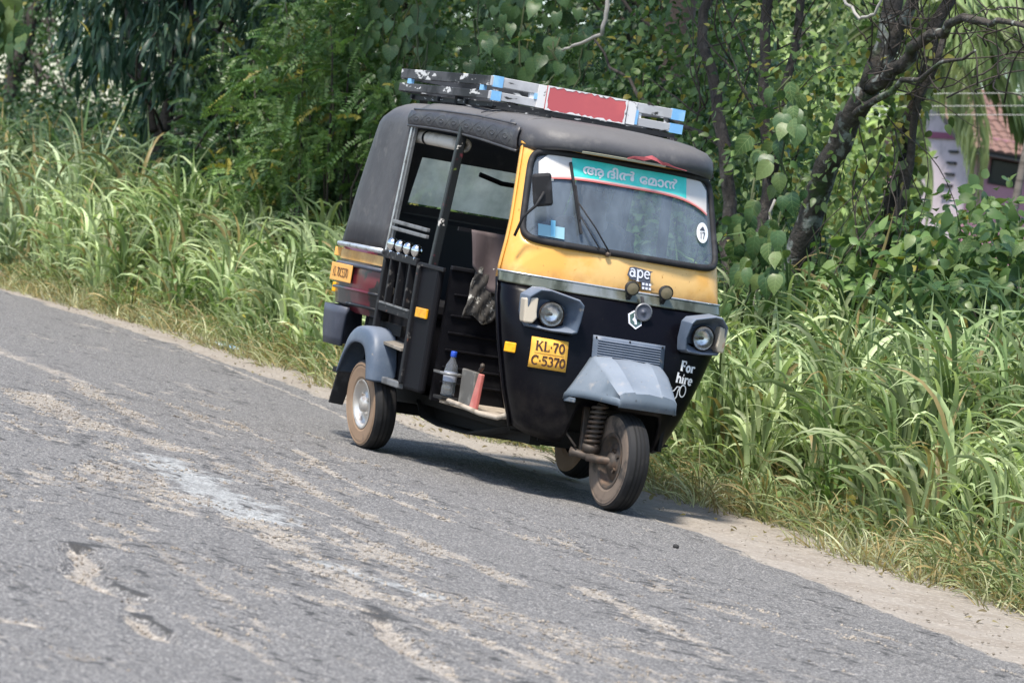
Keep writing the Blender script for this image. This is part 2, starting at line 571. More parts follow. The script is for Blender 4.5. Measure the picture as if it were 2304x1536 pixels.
S1 = 0.055      # serif stroke
GLYPH = {       # advance width, list of (polyline, stroke width)
    'K': (0.78, [([(.14, 0), (.14, 1)], .15), ([(.20, .42), (.62, .97)], .09), ([(.33, .55), (.66, .03)], .15),
                 ([(0, .03), (.28, .03)], S1), ([(0, .97), (.28, .97)], S1), ([(.48, .97), (.74, .97)], S1), ([(.52, .03), (.78, .03)], S1)]),
    'L': (0.62, [([(.14, 0), (.14, 1)], .15), ([(0, .97), (.28, .97)], S1), ([(0, .04), (.56, .04)], .08), ([(.54, .0), (.54, .24)], .08)]),
    '7': (0.62, [([(.04, .93), (.58, .93)], .14), ([(.54, .90), (.34, .45), (.26, 0)], .15), ([(.06, .97), (.06, .74)], .07)]),
    '0': (0.68, [(arc(.32, .5, .24, .44, 0, 360, 24), .14)]),
    'C': (0.74, [(arc(.38, .5, .30, .44, 48, 312, 22), .13), ([(.60, .97), (.60, .70)], .07)]),
    '5': (0.62, [([(.12, .93), (.55, .93)], .13), ([(.14, .95), (.11, .54)], .09), (arc(.28, .32, .24, .28, 125, -140, 18), .13)]),
    '3': (0.62, [(arc(.27, .72, .22, .23, 150, -80, 14), .12), (arc(.27, .28, .25, .25, 85, -150, 16), .13)]),
    '1': (0.40, [([(.2, 0), (.2, 1)], .15), ([(.04, .8), (.2, .97)], .09)]),
    '-': (0.24, [([(.02, .48), (.18, .48)], .13)]),
    ' ': (0.30, []),
    'a': (0.66, [(arc(.26, .22, .19, .20, 0, 360, 18), .13), ([(.48, 0), (.48, .42)], .14), (arc(.28, .42, .20, .20, 0, 150, 9), .11), ([(.44, .02), (.62, .02)], .06)]),
    'p': (0.68, [([(.12, -.32), (.12, .62)], .14), (arc(.34, .30, .21, .28, 0, 360, 20), .13), ([(0, -.3), (.26, -.3)], .06), ([(0, .60), (.14, .60)], .06)]),
    'e': (0.62, [(arc(.29, .30, .22, .28, 0, 320, 20), .12), ([(.10, .32), (.50, .32)], .09)]),
    'F': (0.66, [([(.14, 0), (.14, 1)], .16), ([(0, .97), (.6, .97)], .09), ([(.58, .99), (.60, .72)], .08), ([(.14, .52), (.46, .52)], .08), ([(0, .03), (.30, .03)], .06), ([(.46, .64), (.46, .40)], .06)]),
    'o': (0.60, [(arc(.28, .30, .21, .27, 0, 360, 20), .14)]),
    'r': (0.52, [([(.14, 0), (.14, .60)], .14), (arc(.34, .38, .20, .20, 165, 40, 8), .11), ([(0, .03), (.28, .03)], .06), ([(0, .60), (.14, .60)], .06)]),
    'h': (0.68, [([(.12, 0), (.12, 1)], .14), (arc(.33, .34, .20, .26, 180, 0, 12), .12), ([(.53, .36), (.53, .0)], .13), ([(0, .03), (.24, .03)], .06), ([(.42, .03), (.64, .03)], .06), ([(0, .97), (.12, .97)], .06)]),
    'i': (0.32, [([(.14, 0), (.14, .60)], .14), ([(0, .03), (.28, .03)], .06), ([(0, .60), (.14, .60)], .06), ([(.10, .84), (.19, .84)], .13)]),
}


def ribbon(line, w):
    """outline quads of a stroked polyline"""
    P = [Vector(p) for p in line]
    closed = (P[0] - P[-1]).length < 1e-4
    L, R = [], []
    n = len(P)
    for i in range(n):
        a = P[i - 1] if i > 0 else (P[-2] if closed else P[0])
        b = P[i + 1] if i < n - 1 else (P[1] if closed else P[-1])
        t = (b - a).normalized()
        nn = Vector((-t.y, t.x))
        L.append(P[i] + nn * w / 2)
        R.append(P[i] - nn * w / 2)
    return L, R


def stroke_text(mb, text, height, fn, track=1.0, bold=1.0, squash=1.0):
    """lay text through fn(u, v, k) -> 3D point; u starts at 0, returns the text width"""
    u, k = 0.0, 0
    for ch in text:
        adv, strokes = GLYPH[ch]
        for line, w in strokes:
            k += 1
            L, R = ribbon([Vector((p[0], p[1])) for p in line], w * bold)
            rows = [[fn((u + p.x) * height * squash, p.y * height, k) for p in L], [fn((u + p.x) * height * squash, p.y * height, k) for p in R]]
            mb.grid(rows)
        u += adv * track
    return u * height * squash


def text_width(text, height, track=1.0, squash=1.0):
    return sum(GLYPH[c][0] * track for c in text) * height * squash


def font_text(body, height, offset=0.0):
    """outline of a text in Blender's own font as (verts 2D, faces), centred, scaled to the given height"""
    cu = bpy.data.curves.new("text", 'FONT')
    cu.body = body
    cu.resolution_u = 3
    cu.offset = offset
    o = bpy.data.objects.new("text", cu)
    COL.objects.link(o)
    dg = bpy.context.evaluated_depsgraph_get()
    me = bpy.data.meshes.new_from_object(o.evaluated_get(dg))
    V = np.array([v.co[:2] for v in me.vertices])
    F = [tuple(p.vertices) for p in me.polygons]
    bpy.data.objects.remove(o)
    bpy.data.meshes.remove(me)
    bpy.data.curves.remove(cu)
    if len(V) == 0:
        return V, F
    lo, hi = V.min(0), V.max(0)
    V = (V - (lo + hi) / 2) * (height / (hi[1] - lo[1]))
    return V, F


# ================================================================== the auto rickshaw
AR = thing("auto_rickshaw", "black and yellow three-wheeled auto rickshaw with a slatted roof carrier, driving along the road edge", "auto rickshaw")

ZP = [.28, .35, .5, .7, .85, .95, 1.06, 1.25, 1.80]
XC = [-.22, -.18, -.17, -.19, -.22, -.27, -.33, -.385, -.575]
WW = [.385, .42, .485, .552, .595, .612, .61, .595, .53]
FN_, FD = 2.8, 0.22


def fprof(z):
    return float(np.interp(z, ZP, XC)), float(np.interp(z, ZP, WW))


def fyc(z):
    """the body sits a little rolled on its springs: the foot of the nose swings to the right"""
    return float(np.interp(z, [.28, .5, .75, 1.0], [-.062, -.056, -.035, 0]))


def fs(y, z):
    xc, w = fprof(z)
    s = min(abs(y - fyc(z)) / w, 1.0)
    return xc - FD + FD * (1 - s ** FN_) ** (1 / FN_)


def FP(y, z, off=0.0):
    """point on the front shell, moved off it along its normal"""
    e = 0.004
    dy = (fs(y + e, z) - fs(y - e, z)) / (2 * e)
    dz = (fs(y, z + e) - fs(y, z - e)) / (2 * e)
    n = Vector((1, -dy, -dz)).normalized()
    return Vector((fs(y, z), y, z)) + n * off


def FT(t, z, grow=0.0, back=0.0):
    """front shell by angle t in degrees (-90 right door edge .. 90 left door edge)"""
    xc, w = fprof(z)
    a = math.radians(t)
    y = math.copysign(abs(math.sin(a)) ** (2 / FN_), a) * (w + grow)
    x = xc - FD + (FD + grow) * abs(math.cos(a)) ** (2 / FN_)
    return Vector((x - back, y + fyc(z), z))


# --- black lower nose
rows = []
for j in range(17):
    v = j / 16
    row = []
    for i in range(49):
        t = -90 + 180 * i / 48
        yy = FT(t, .4).y
        zb = .285 + .05 * (abs(t) / 90) ** 3 + .20 * float(sstep(np.array(.30 - abs(yy)), 0.0, 0.10))
        row.append(FT(t, zb + (1.045 - zb) * v))
    rows.append(row)
nose = MB().grid(rows).build("front_panel", m_black, AR, True, solid=0.02)
# returns of the nose along the door openings
for sg in (-1, 1):
    r2 = []
    for j in range(17):
        z = .32 + (1.05 - .32) * j / 16
        p = FT(90 * sg, z)
        r2.append([p, p + Vector((-.045, -.012 * sg, 0)), p + Vector((-.06, -.05 * sg, 0))])
    MB().grid(r2).build("door_edge", m_black, AR, True, solid=0.012)
# inner wheel housing
MB().box((-.30, 0, .53), (.28, .54, .02)).build("wheel_housing", m_under, AR)
MB().box((-.44, 0, .42), (.02, .60, .30)).build("wheel_housing", m_under, AR)
for sg in (-1, 1):
    MB().box((-.33, sg * .28, .42), (.22, .02, .22)).build("wheel_housing", m_under, AR)

# --- yellow cowl with the windshield opening
TH = 65.0
HZ0, HZ1 = 1.260, 1.716


def hole(k, N, sc=1.0):
    """rounded rectangle in (t, z)"""
    a = 2 * math.pi * k / N
    c, s = math.cos(a), math.sin(a)
    n = 7.0
    return (math.copysign(abs(c) ** (2 / n), c) * TH * sc,
            (HZ0 + HZ1) / 2 + math.copysign(abs(s) ** (2 / n), s) * (HZ1 - HZ0) / 2 * sc)


def pillar_t(z):
    return float(np.interp(z, [1.05, 1.12, 1.24, 1.34, 1.8], [90, 88, 82, 79, 77]))


def outer(k, N):
    a = 2 * math.pi * k / N
    c, s = math.cos(a), math.sin(a)
    n = 40.0
    z = 1.415 + math.copysign(abs(s) ** (2 / n), s) * .372
    return (math.copysign(abs(c) ** (2 / n), c) * pillar_t(z), z)


NH = 120
rows = []
for r in range(7):
    f = r / 6
    row = []
    for k in range(NH):
        a, b = outer(k, NH), hole(k, NH)
        row.append(FT(a[0] + (b[0] - a[0]) * f, a[1] + (b[1] - a[1]) * f))
    rows.append(row)
MB().grid(rows, True).build("front_cowl", m_yellow, AR, True, solid=0.018)
for sg in (-1, 1):
    r2 = []
    for j in range(13):
        z = 1.05 + (1.78 - 1.05) * j / 12
        p = FT(pillar_t(z) * sg, z)
        r2.append([p, p + Vector((-.02, .002 * sg, 0)), p + Vector((-.03, -.03 * sg, 0))])
    MB().grid(r2).build("pillar_edge", m_yellow, AR, True, solid=0.008)

# --- windshield
rows = []
for sc in (1.0, .97, .9, .75, .55, .3, .0004):
    rows.append([FT(*hole(k, NH, sc), back=.006) for k in range(NH)])
WS = MB().grid(rows, True).build("windshield", m_glass, AR, True)
MB().loop_tube([FT(*hole(k, NH, 1.0), back=-.004) for k in range(NH)], .0175, 8).build("rubber_seal", m_rubber, WS, True)


def strip_bottom(y):
    return 1.598 - (.062 if y > 0 else .030) * (abs(y) / .46) ** 4


def ws_strip(ya, yb, z0, z1, off, n=24):
    rows = []
    for i in range(n + 1):
        y = ya + (yb - ya) * i / n
        a, b = z0(y), z1(y)
        rows.append([FP(y, a + (b - a) * j / 5, off) for j in range(6)])
    return MB().grid(rows)


def seal_top(y):
    # the film is cut to the seal's rounded corners
    return HZ1 - .012 - .09 * max(0.0, (abs(y) - .40) / .10) ** 2


ws_strip(-.475, .475, strip_bottom, seal_top, .003).build("sun_strip", m_cream, WS, True)
ws_strip(-.315, .335, lambda y: strip_bottom(y) + .012, seal_top, .005).build("sun_strip_panel", m_turq, WS, True)
ws_strip(-.475, .475, lambda y: strip_bottom(y) - .001, lambda y: strip_bottom(y) + .005, .006).build("sun_strip_line", m_redline, WS, True)
ws_strip(-.475, .475, lambda y: strip_bottom(y) + .006, lambda y: strip_bottom(y) + .014, .0065).build("sun_strip_line", m_pink, WS, True)
V2, F2 = font_text("ആദി\u0d7d \u0d47മ\u0d3e\u0d7b", .066, 0.0)
if len(V2):
    wmul = .535 / (V2[:, 0].max() - V2[:, 0].min())
    mb = MB()
    for kk, (du, dv) in enumerate(((0, 0), (.0022, 0), (-.0022, 0), (0, .0022), (0, -.0022), (.0016, .0016), (-.0016, -.0016))):
        mb.add([FP(.012 + x * wmul + du, 1.651 + y + dv, .0072 + .0002 * kk) for x, y in V2], F2)
    mb.build("lettering", m_white, WS)
# round sticker and blue stickers
mb = MB()
cy, cz = .445, 1.437
mb.add([FP(cy, cz, .004)] + [FP(cy + .040 * math.cos(2 * math.pi * k / 24), cz + .052 * math.sin(2 * math.pi * k / 24), .004) for k in range(24)],
       [(0, k + 1, (k + 1) % 24 + 1) for k in range(24)])
mb.build("round_sticker", m_white, WS)
mb = MB()
stroke_text(mb, "17", .035, lambda u, v, k: FP(cy - .018 + u, cz - .032 + v, .0055 + .0001 * k))
mb.grid([[FP(cy - .022, cz + .010, .0056), FP(cy + .016, cz + .010, .0056)], [FP(cy - .003, cz + .030, .0056), FP(cy + .004, cz + .030, .0056)]])
mb.build("sticker_print", m_darkgrey, WS)
ws_strip(-.475, -.345, lambda y: 1.287, lambda y: 1.345, .003, 6).build("blue_sticker", m_stickerpale, WS, True)
ws_strip(-.415, -.392, lambda y: 1.292, lambda y: 1.372, .0045, 3).build("blue_sticker", m_stickerblue, WS, True)

# --- grey band under the cowl
rows = [[FT(-90 + 180 * i / 60, z, .008) for i in range(61)] for z in (1.032, 1.04, 1.078, 1.086)]
MB().grid(rows).build("trim_band", m_bandgrey, AR, True, solid=0.006)
rows = [[FT(-90 + 180 * i / 60, z, .0115) for i in range(61)] for z in (1.083, 1.090)]
MB().grid(rows).build("trim_band", m_steel, AR, True, solid=0.004)

# --- wiper
WP = thing("wiper", None, None)
WP.parent = AR
del_keys = [k for k in WP.keys()]
MB().lathe([(0, 0), (.013, 0), (.013, .02), (0, .025)], FP(-.114, 1.247, .004), (1, 0, .2), 12).build("wiper_pivot", m_rust, WP, True)
mb = MB()
mb.tube([FP(-.114, 1.255, .028), FP(-.19, 1.36, .030), FP(-.285, 1.475, .026)], .0045, 6)
mb.tube([FP(-.165, 1.262, .026), FP(-.23, 1.35, .028), FP(-.272, 1.41, .024)], .0035, 6)
mb.build("wiper_arm", m_rubber, WP, True)
mb = MB()
mb.bar(FP(-.325, 1.672, .014), FP(-.262, 1.325, .014), .012, .012, (1, 0, 0))
mb.bar(FP(-.300, 1.56, .022), FP(-.272, 1.39, .022), .009, .008, (1, 0, 0))
mb.build("wiper_blade", m_rubber, WP)

# --- mirror
MR = MB().box((0, 0, 0), (.045, .098, .165), Matrix.Rotation(math.radians(14), 3, 'X') @ Matrix.Rotation(math.radians(-14), 3, 'Z')).build("mirror", m_rubber, AR, bevel=.014, loc=(-.40, -.515, 1.515))
MB().box((.025, .022, .055), (.004, .035, .013), Matrix.Rotation(math.radians(14), 3, 'X') @ Matrix.Rotation(math.radians(-14), 3, 'Z')).build("mirror_mark", m_steel, MR)
MB().tube([(.028, .0, -.01), (.03, -.03, -.08), (-.01, -.075, -.15), (-.03, -.095, -.25)], .008, 6).build("mirror_stalk", m_rubber, MR, True)


# --- headlights
def headlight(sg):
    """built for the right side (sg=-1); mirrored for the left"""
    H = thing("headlight", None, None)
    H.parent = AR
    outline = [(-.560, 0.985), (-.512, 1.028), (-.462, 1.032), (-.318, 1.004), (-.294, 0.98), (-.287, 0.898), (-.296, 0.838), (-.318, 0.829),
               (-.419, 0.826), (-.469, 0.829), (-.535, 0.834), (-.552, 0.862)]
    pts = [Vector((0, y, z)) for y, z in outline]
    c = Vector((0, -.424, .925))
    rows = []
    # base on the panel, rim at the front, inner lip, bowl edge
    for d, sc in ((-.02, 1.05), (.03, 1.02), (.052, .965), (.050, .90), (.015, .80)):
        row = []
        for p in pts:
            q = c + (p - c) * sc
            slope = (p.y + .424) * .38
            x = -.265 + d + slope + (0.030 if p.z > .97 and d > 0 else 0)
            row.append(Vector((x, q.y * -sg, q.z)))
        rows.append(row)
    cx = Vector((-.265 - .0, -.424 * -sg, .913))
    rows.append([Vector((-.265 - .005 + (p.y + .424) * .12, (c.y + (p.y - c.y) * .55) * -sg, c.z + (p.z - c.z) * .55 - .006)) for p in pts])
    mb = MB().grid(rows, True)
    mb.add([rows[-1][k] for k in range(12)], [tuple(range(12))])
    mb.build("housing", m_grey, H, 60, bevel=.005)
    lc = Vector((-.243, -.424 * -sg, .911))
    ax = Vector((1, 0.10 * sg * 1.0, 0.02))
    mb = MB().lathe([(.064, .018), (.066, .004), (.060, -.004)], lc, ax, 28)
    mb.build("lamp_ring", m_rust, H, True)
    MB().lathe([(.060, .008), (.054, -.004), (.042, -.014), (.026, -.021), (.010, -.024), (0, -.024)], lc, ax, 28).build("reflector", m_reflector, H, True)
    MB().lathe([(0, .004), (.008, .002), (.009, -.022)], lc, ax, 14).build("bulb", m_rust, H, True)
    MB().lathe([(.061, .012), (.045, .022), (.022, .028), (0, .029)], lc, ax, 28).build("lens", m_lens, H, True)
    # indicator at the outer side
    mb = MB()
    ind = [(-.566, .972), (-.505, .984), (-.503, .91), (-.498, .880), (-.515, .852), (-.556, .850)]
    mb.prism([(-.300 + (y + .5) * .45, y * -sg, z) for y, z in ind], (.073, .004 * sg, 0))
    mb.build("indicator", m_clear_ind, H, bevel=.008)
    return H


headlight(-1)
headlight(1)


# --- number plate on the nose
def patch(y0, z0, y1, z1, off, n=4, tilt=0.0):
    rows = []
    for i in range(n + 1):
        rows.append([FP(y0 + (y1 - y0) * i / n, z0 + (z1 - z0) * j / n, off) for j in range(n + 1)])
    return rows


NPL = MB().grid(patch(-.498, .637, -.318, .787, .010)).build("number_plate", m_plate, AR, True, solid=-0.006)
mb = MB()
w1 = text_width("KL-70", .048, 1.03)
stroke_text(mb, "KL-70", .048, lambda u, v, k: FP(-.408 - w1 / 2 + .004 + u, .7235 + v, .0115 + .00012 * k), 1.03, 1.2)
w2 = text_width("C-5370", .048, .98)
stroke_text(mb, "C-5370", .048, lambda u, v, k: FP(-.408 - w2 / 2 + .002 + u, .652 + v, .0115 + .00012 * k), .98, 1.2)
mb.grid([[FP(-.48 + .144 * i / 6, .7115, .0113) for i in range(7)], [FP(-.48 + .144 * i / 6, .7095, .0113) for i in range(7)]])
mb.build("plate_number", m_ink, NPL)

# --- badge, fog lamps, horn, emblem
mb = MB()
bw = text_width("ape", .060, .98)
bl = [(-.008, .012), (.004, .052), (.03, .058), (.085, .052), (.135, .048), (bw + .006, .040), (bw + .008, -.045), (.075, -.050), (.07, -.012), (.01, -.006)]
mb.prism([FP(.012 + a, 1.152 + b, .002) for a, b in bl], (.006, 0, 0))
BDG = mb.build("badge", m_darkgrey, AR)
mb = MB()
stroke_text(mb, "ape", .062, lambda u, v, k: FP(.012 + u, 1.158 + v, .0105 + .0002 * k), .98)
for r_, zz in enumerate((1.124, 1.104)):
    for q in range(3):
        mb.grid([[FP(.087 + q * .019 + .013 * i, zz + .012 * j, .0095) for j in (0, 1)] for i in (0, 1)])
mb.build("badge_letters", m_silverink, BDG)
for y_, z_ in ((.010, 1.103), (.202, 1.108)):
    c = Vector((fs(y_, z_) + .055, y_, z_))
    FL = MB().lathe([(0, -.04), (.022, -.036), (.034, -.015), (.037, .0), (.037, .012), (.033, .014)], c, (1, -.05, 0), 24).build("fog_lamp", m_rubber, AR, True)
    MB().lathe([(.033, .010), (.02, .014), (0, .016)], c, (1, -.05, 0), 24).build("fog_lens", m_foglens, FL, True)
    MB().bar(c + Vector((-.01, 0, -.035)), c + Vector((-.045, 0, -.075)), .022, .012).build("bracket", m_rubber, FL)
c = Vector((fs(.08, .993) + .035, .080, .993))
HN = MB().lathe([(0, -.035), (.022, -.03), (.026, -.012), (.045, .0), (.047, .008), (.040, .010)], c, (1, -.08, .03), 28).build("horn", m_alum, AR, True)
MB().lathe([(.041, .0085), (.025, .004), (.010, .006), (.008, .012), (0, .013)], c, (1, -.08, .03), 28).build("horn_face", m_darkgrey, HN, True)
MB().bar(c + Vector((-.01, 0, .03)), c + Vector((-.045, 0, .075)), .016, .006).build("bracket", m_rubber, HN)
ey, ez = .045, .948
hexo = [(0, -.046), (.036, -.022), (.036, .024), (0, .046), (-.036, .024), (-.036, -.022)]
EMB = MB().prism([FP(ey + a, ez + b, .001) for a, b in hexo], (.005, 0, 0)).build("emblem", m_silverink, AR)
MB().prism([FP(ey + a * .80, ez + b * .80, .0065) for a, b in hexo], (.002, 0, 0)).build("emblem_field", pmat("emblem_green", (.05, .09, .085), .4), EMB)
mb = MB()
mb.grid([[FP(ey - .018, ez - .004, .0098), FP(ey - .004, ez - .016, .0098)], [FP(ey + .004, ez + .020, .0098), FP(ey + .018, ez + .008, .0098)]])
mb.grid([[FP(ey - .006, ez - .026, .0102), FP(ey + .006, ez - .026, .0102)], [FP(ey - .006, ez + .026, .0102), FP(ey + .006, ez + .026, .0102)]])
mb.build("emblem_mark", m_silverink, EMB)

# --- hire lettering and drawing on the nose
mb = MB()
stroke_text(mb, "For", .050, lambda u, v, k: FP(.318 + u + v * .1, .733 + v - u * .06, .003 + .0002 * k), 1.02, 1.6)
stroke_text(mb, "hire", .050, lambda u, v, k: FP(.298 + u + v * .1, .672 + v - u * .06, .003 + .0002 * k), .98, 1.6)
mb.build("hire_lettering", m_white, AR)
mb = MB()
for k_, ln in enumerate(([(.262, .655), (.280, .640), (.268, .625), (.296, .628), (.312, .650), (.330, .652), (.322, .630), (.318, .600), (.300, .575), (.296, .560)],
                         arc(.352, .632, .020, .030, 0, 360, 20))):
    L, R = ribbon([Vector(p) for p in ln], .006)
    mb.grid([[FP(p.x, p.y, .003 + .0003 * k_) for p in L], [FP(p.x, p.y, .003 + .0003 * k_) for p in R]])
mb.build("line_drawing", m_white, AR)

# --- louvred plate and mudguard over the front wheel
LP = MB().grid(patch(-.190, .70, .210, .842, .012, 6)).build("louvre_plate", m_grey, AR, True, solid=-0.01)
mb = MB()
for k in range(8):
    z0 = .728 + k * .0125
    rows = []
    for i in range(9):
        y = -.165 + .35 * i / 8
        rows.append([FP(y, z0, .0125), FP(y, z0 + .0035, .019), FP(y, z0 + .0085, .0125)])
    mb.grid(rows)
mb.build("louvre", m_grey, LP, 40)
for yy, zz in ((-.175, .832), (.01, .834), (.195, .832)):
    MB().lathe([(.005, 0), (.005, .004), (0, .005)], FP(yy, zz, .012), (1, 0, 0), 8).build("screw", m_under, LP)

mg = []
# half profiles from the panel (back) to the front edge: (x, half width, z top, z bottom, crown)
sec = [(-.20, .185, .735, .50, .0), (-.155, .185, .728, .525, .012), (-.08, .18, .70, .530, .020), (.0, .168, .66, .530, .020), (.07, .155, .622, .528, .016), (.115, .147, .598, .526, .010)]
for x, w, zt, zb, cr in sec:
    fl = .305 if x < -.18 else (.292 if x < -.12 else (.245 if x < -.05 else (.205 if x < .03 else (.172 if x < .1 else .150))))
    zl = zb
    row = []
    for y, z in ((-fl - .004, zl), (-fl, zl + .028), (-fl + .008, zl + .036), (-w - .006, zt - .012), (-w + .012, zt), (-w * .55, zt + cr), (-w * .50, zt + cr - .006), (0, zt + cr), (w * .50, zt + cr - .006), (w * .55, zt + cr), (w - .012, zt), (w + .006, zt - .012), (fl - .008, zl + .036), (fl, zl + .028), (fl + .004, zl)):
        row.append(Vector((x, y, z)))
    mg.append(row)
last = mg[-1]
mg.append([Vector((p.x + .022, p.y * .985, (p.z - .008 if p.z > .57 else p.z))) for p in last])
mg.append([Vector((p.x + .030, p.y * .97, min(p.z, .575 - abs(p.y) * .06))) for p in last])
mg.append([Vector((p.x + .036, p.y * .985, .522)) for p in last])
MGD = MB().grid(mg).build("front_mudguard", m_guard, AR, 38, solid=0.008)
# the skirt that drops behind the wheel arch
for sg in (-1,):
    sk = [(-.10, .53), (-.20, .53), (-.245, .47), (-.262, .425), (-.235, .420), (-.212, .46), (-.185, .505), (-.10, .508)]
    MB().prism([(x, sg * (.258 + (-x) * .19), z - .008) for x, z in sk], (0, sg * .012, 0)).build("mudguard_skirt", m_guard, MGD, bevel=.004)

# --- front wheel and its single-sided fork
TYR = .245


def wheel(name, c, width, mats, rim_mat, out, rr=.128):
    W = thing(name, None, None, c)
    W.parent = AR
    h = width / 2
    mb = MB()
    prof = [(rr - .004, -h * .80), (rr + .02, -h * .96), (TYR * .80, -h * 1.02), (TYR * .915, -h * .98), (TYR * .962, -h * .82), (TYR * .99, -h * .45), (TYR, 0),
            (TYR * .99, h * .45), (TYR * .962, h * .82), (TYR * .915, h * .98), (TYR * .80, h * 1.02), (rr + .02, h * .96), (rr - .004, h * .80)]
    N = 48
    for i in range(len(prof) - 1):
        mb.cur = 0 if 3 <= i <= 8 else 1
        mb.lathe([prof[i], prof[i + 1]], (0, 0, 0), (0, 1, 0), N)
    ty = mb.build("tyre", mats, W, True)
    mb = MB()
    mb.cur = 0
    for y in (-h * .36, 0, h * .36):
        mb.lathe([(TYR * 1.0015, y - .004), (TYR * 1.003, y), (TYR * 1.0015, y + .004)], (0, 0, 0), (0, 1, 0), N)
    mb.build("tread_groove", m_under, W, True)
    # raised bead line on the sidewall
    mb = MB()
    mb.lathe([(TYR * .86, out * h * 1.0), (TYR * .87, out * h * 1.05), (TYR * .88, out * h * 1.0)], (0, 0, 0), (0, 1, 0), N)
    mb.build("bead_line", mats[1], W, True)
    o = out
    RM = MB().lathe([(rr + .006, o * h * .92), (rr - .006, o * h * .97), (rr - .014, o * h * .80), (rr - .022, o * h * .45), (rr - .045, o * h * .30), (.070, o * h * .42), (.060, o * h * .55), (.046, o * h * .60), (.040, o * h * .92), (.022, o * h * 1.02), (0, o * h * 1.05)],
                    (0, 0, 0), (0, 1, 0), 36).build("rim", rim_mat, W, True)
    for k in range(4):
        a = math.pi / 2 * k + .5
        MB().lathe([(.011, o * h * .50), (.011, o * h * .72), (0, o * h * .75)], (.056 * math.cos(a), 0, .056 * math.sin(a)), (0, 1, 0), 8).build("wheel_nut", rim_mat, W)
    return W


fw_ = wheel("front_wheel", (-.01, -.030, TYR), .118, [m_tread, m_sidewallf], m_rust, -1, .135)
SUSP = thing("front_suspension", None, None)
SUSP.parent = AR
SUSP.location = (0, -.014, 0)
mb = MB()
coil = [(-.145 + .0 + .036 * math.cos(a) + (.03) * (a / (2 * math.pi * 8.5)), -.118 + .036 * math.sin(a), .300 + (.51 - .300) * a / (2 * math.pi * 8.5)) for a in np.linspace(0, 2 * math.pi * 8.5, 150)]
mb.tube(coil, .0085, 7)
mb.build("coil_spring", m_rust, SUSP, True)
mb = MB()
mb.lathe([(.0, 0), (.044, 0), (.046, .022), (.046, .034), (.030, .04), (.024, .04), (.020, .24)], (-.148, -.118, .268), (.03 / .21, 0, 1), 18)
mb.build("damper", m_rust, SUSP, True)
mb = MB()
mb.tube([(-.13, -.118, .262), (-.13, -.118, .232)], .026, 12)
mb.tube([(-.12, -.145, .240), (-.08, -.10, .240), (0, -.06, .245), (0, -.03, .245)], .020, 10)
mb.build("trailing_link", m_rust, SUSP, True)
mb = MB()
mb.tube([(-.205, -.20, .252), (-.185, -.175, .250), (-.125, -.14, .243)], [.026, .021, .018], 10)
mb.build("stub_arm", m_rust, SUSP, True)
mb = MB()
mb.bar((-.255, -.13, .50), (-.205, -.135, .255), .035, .03)
mb.build("fork_leg", m_rust, SUSP, bevel=.006)
mb = MB()
mb.tube([(-.21, -.235, .47), (-.235, -.245, .42), (-.225, -.23, .34), (-.17, -.19, .28)], .006, 6)
mb.build("brake_cable", m_rust, SUSP, True)
MB().lathe([(0, -.05), (.095, -.045), (.098, -.012), (.09, 0)], (0, 0, TYR), (0, 1, 0), 24).build("brake_drum", m_rust, SUSP, True)
for k, (a, b) in enumerate(((.03, .05), (.05, -.04))):
    MB().lathe([(.014, -.062), (.014, -.045)], (a - .03, 0, TYR + b), (0, 1, 0), 8).build("drum_bolt", m_rust, SUSP)

# --- rear wheels (tops splayed outwards)
rw = wheel("rear_wheel", (-1.94, -.635, TYR - .003), .125, [m_tread, m_sidewall], m_rim, -1)
rw.rotation_euler = (math.radians(7), 0, 0)
rl = copy_tree(rw, AR)
rl.location = (-1.94, .635, TYR - .003)
rl.rotation_euler = (math.radians(7), 0, math.pi)

# --- floor, underbody
MB().box((-1.47, 0, .315), (1.80, .80, .05)).build("floor_pan", m_under, AR)
MB().box((-.88, -.08, .352), (.70, .92, .018)).build("footwell_floor", m_dustysill, AR, bevel=.004)
mb = MB()
mb.bar((-.46, -.30, .275), (-2.3, -.30, .24), .06, .07)
mb.bar((-.62, .26, .285), (-2.3, .30, .24), .06, .07)
mb.build("chassis_rail", m_under, AR)
mb = MB()
mb.grid([[(-.42, y, .33), (-.8, y, .25 + .02 * abs(y)), (-1.1, y, .205), (-1.5, y, .20), (-1.75, y, .22), (-1.85, y, .30)] for y in (-.42, -.2, 0, .2, .42)])
mb.build("belly_pan", m_under, AR, True, solid=.01)
mb = MB()
mb.bar((-1.94, -.56, TYR), (-1.94, .56, TYR), .06, .06)
mb.box((-2.25, 0, .40), (.55, .70, .30))
mb.build("axle", m_under, AR, bevel=.02)
# sill lip along the door opening
mb = MB()
mb.tube([(-1.12, -.578, .372), (-.85, -.578, .366), (-.60, -.560, .350), (-.48, -.515, .350), (-.42, -.495, .375)], .013, 8)
SL = mb.build("door_sill", m_dustysill, AR, True)

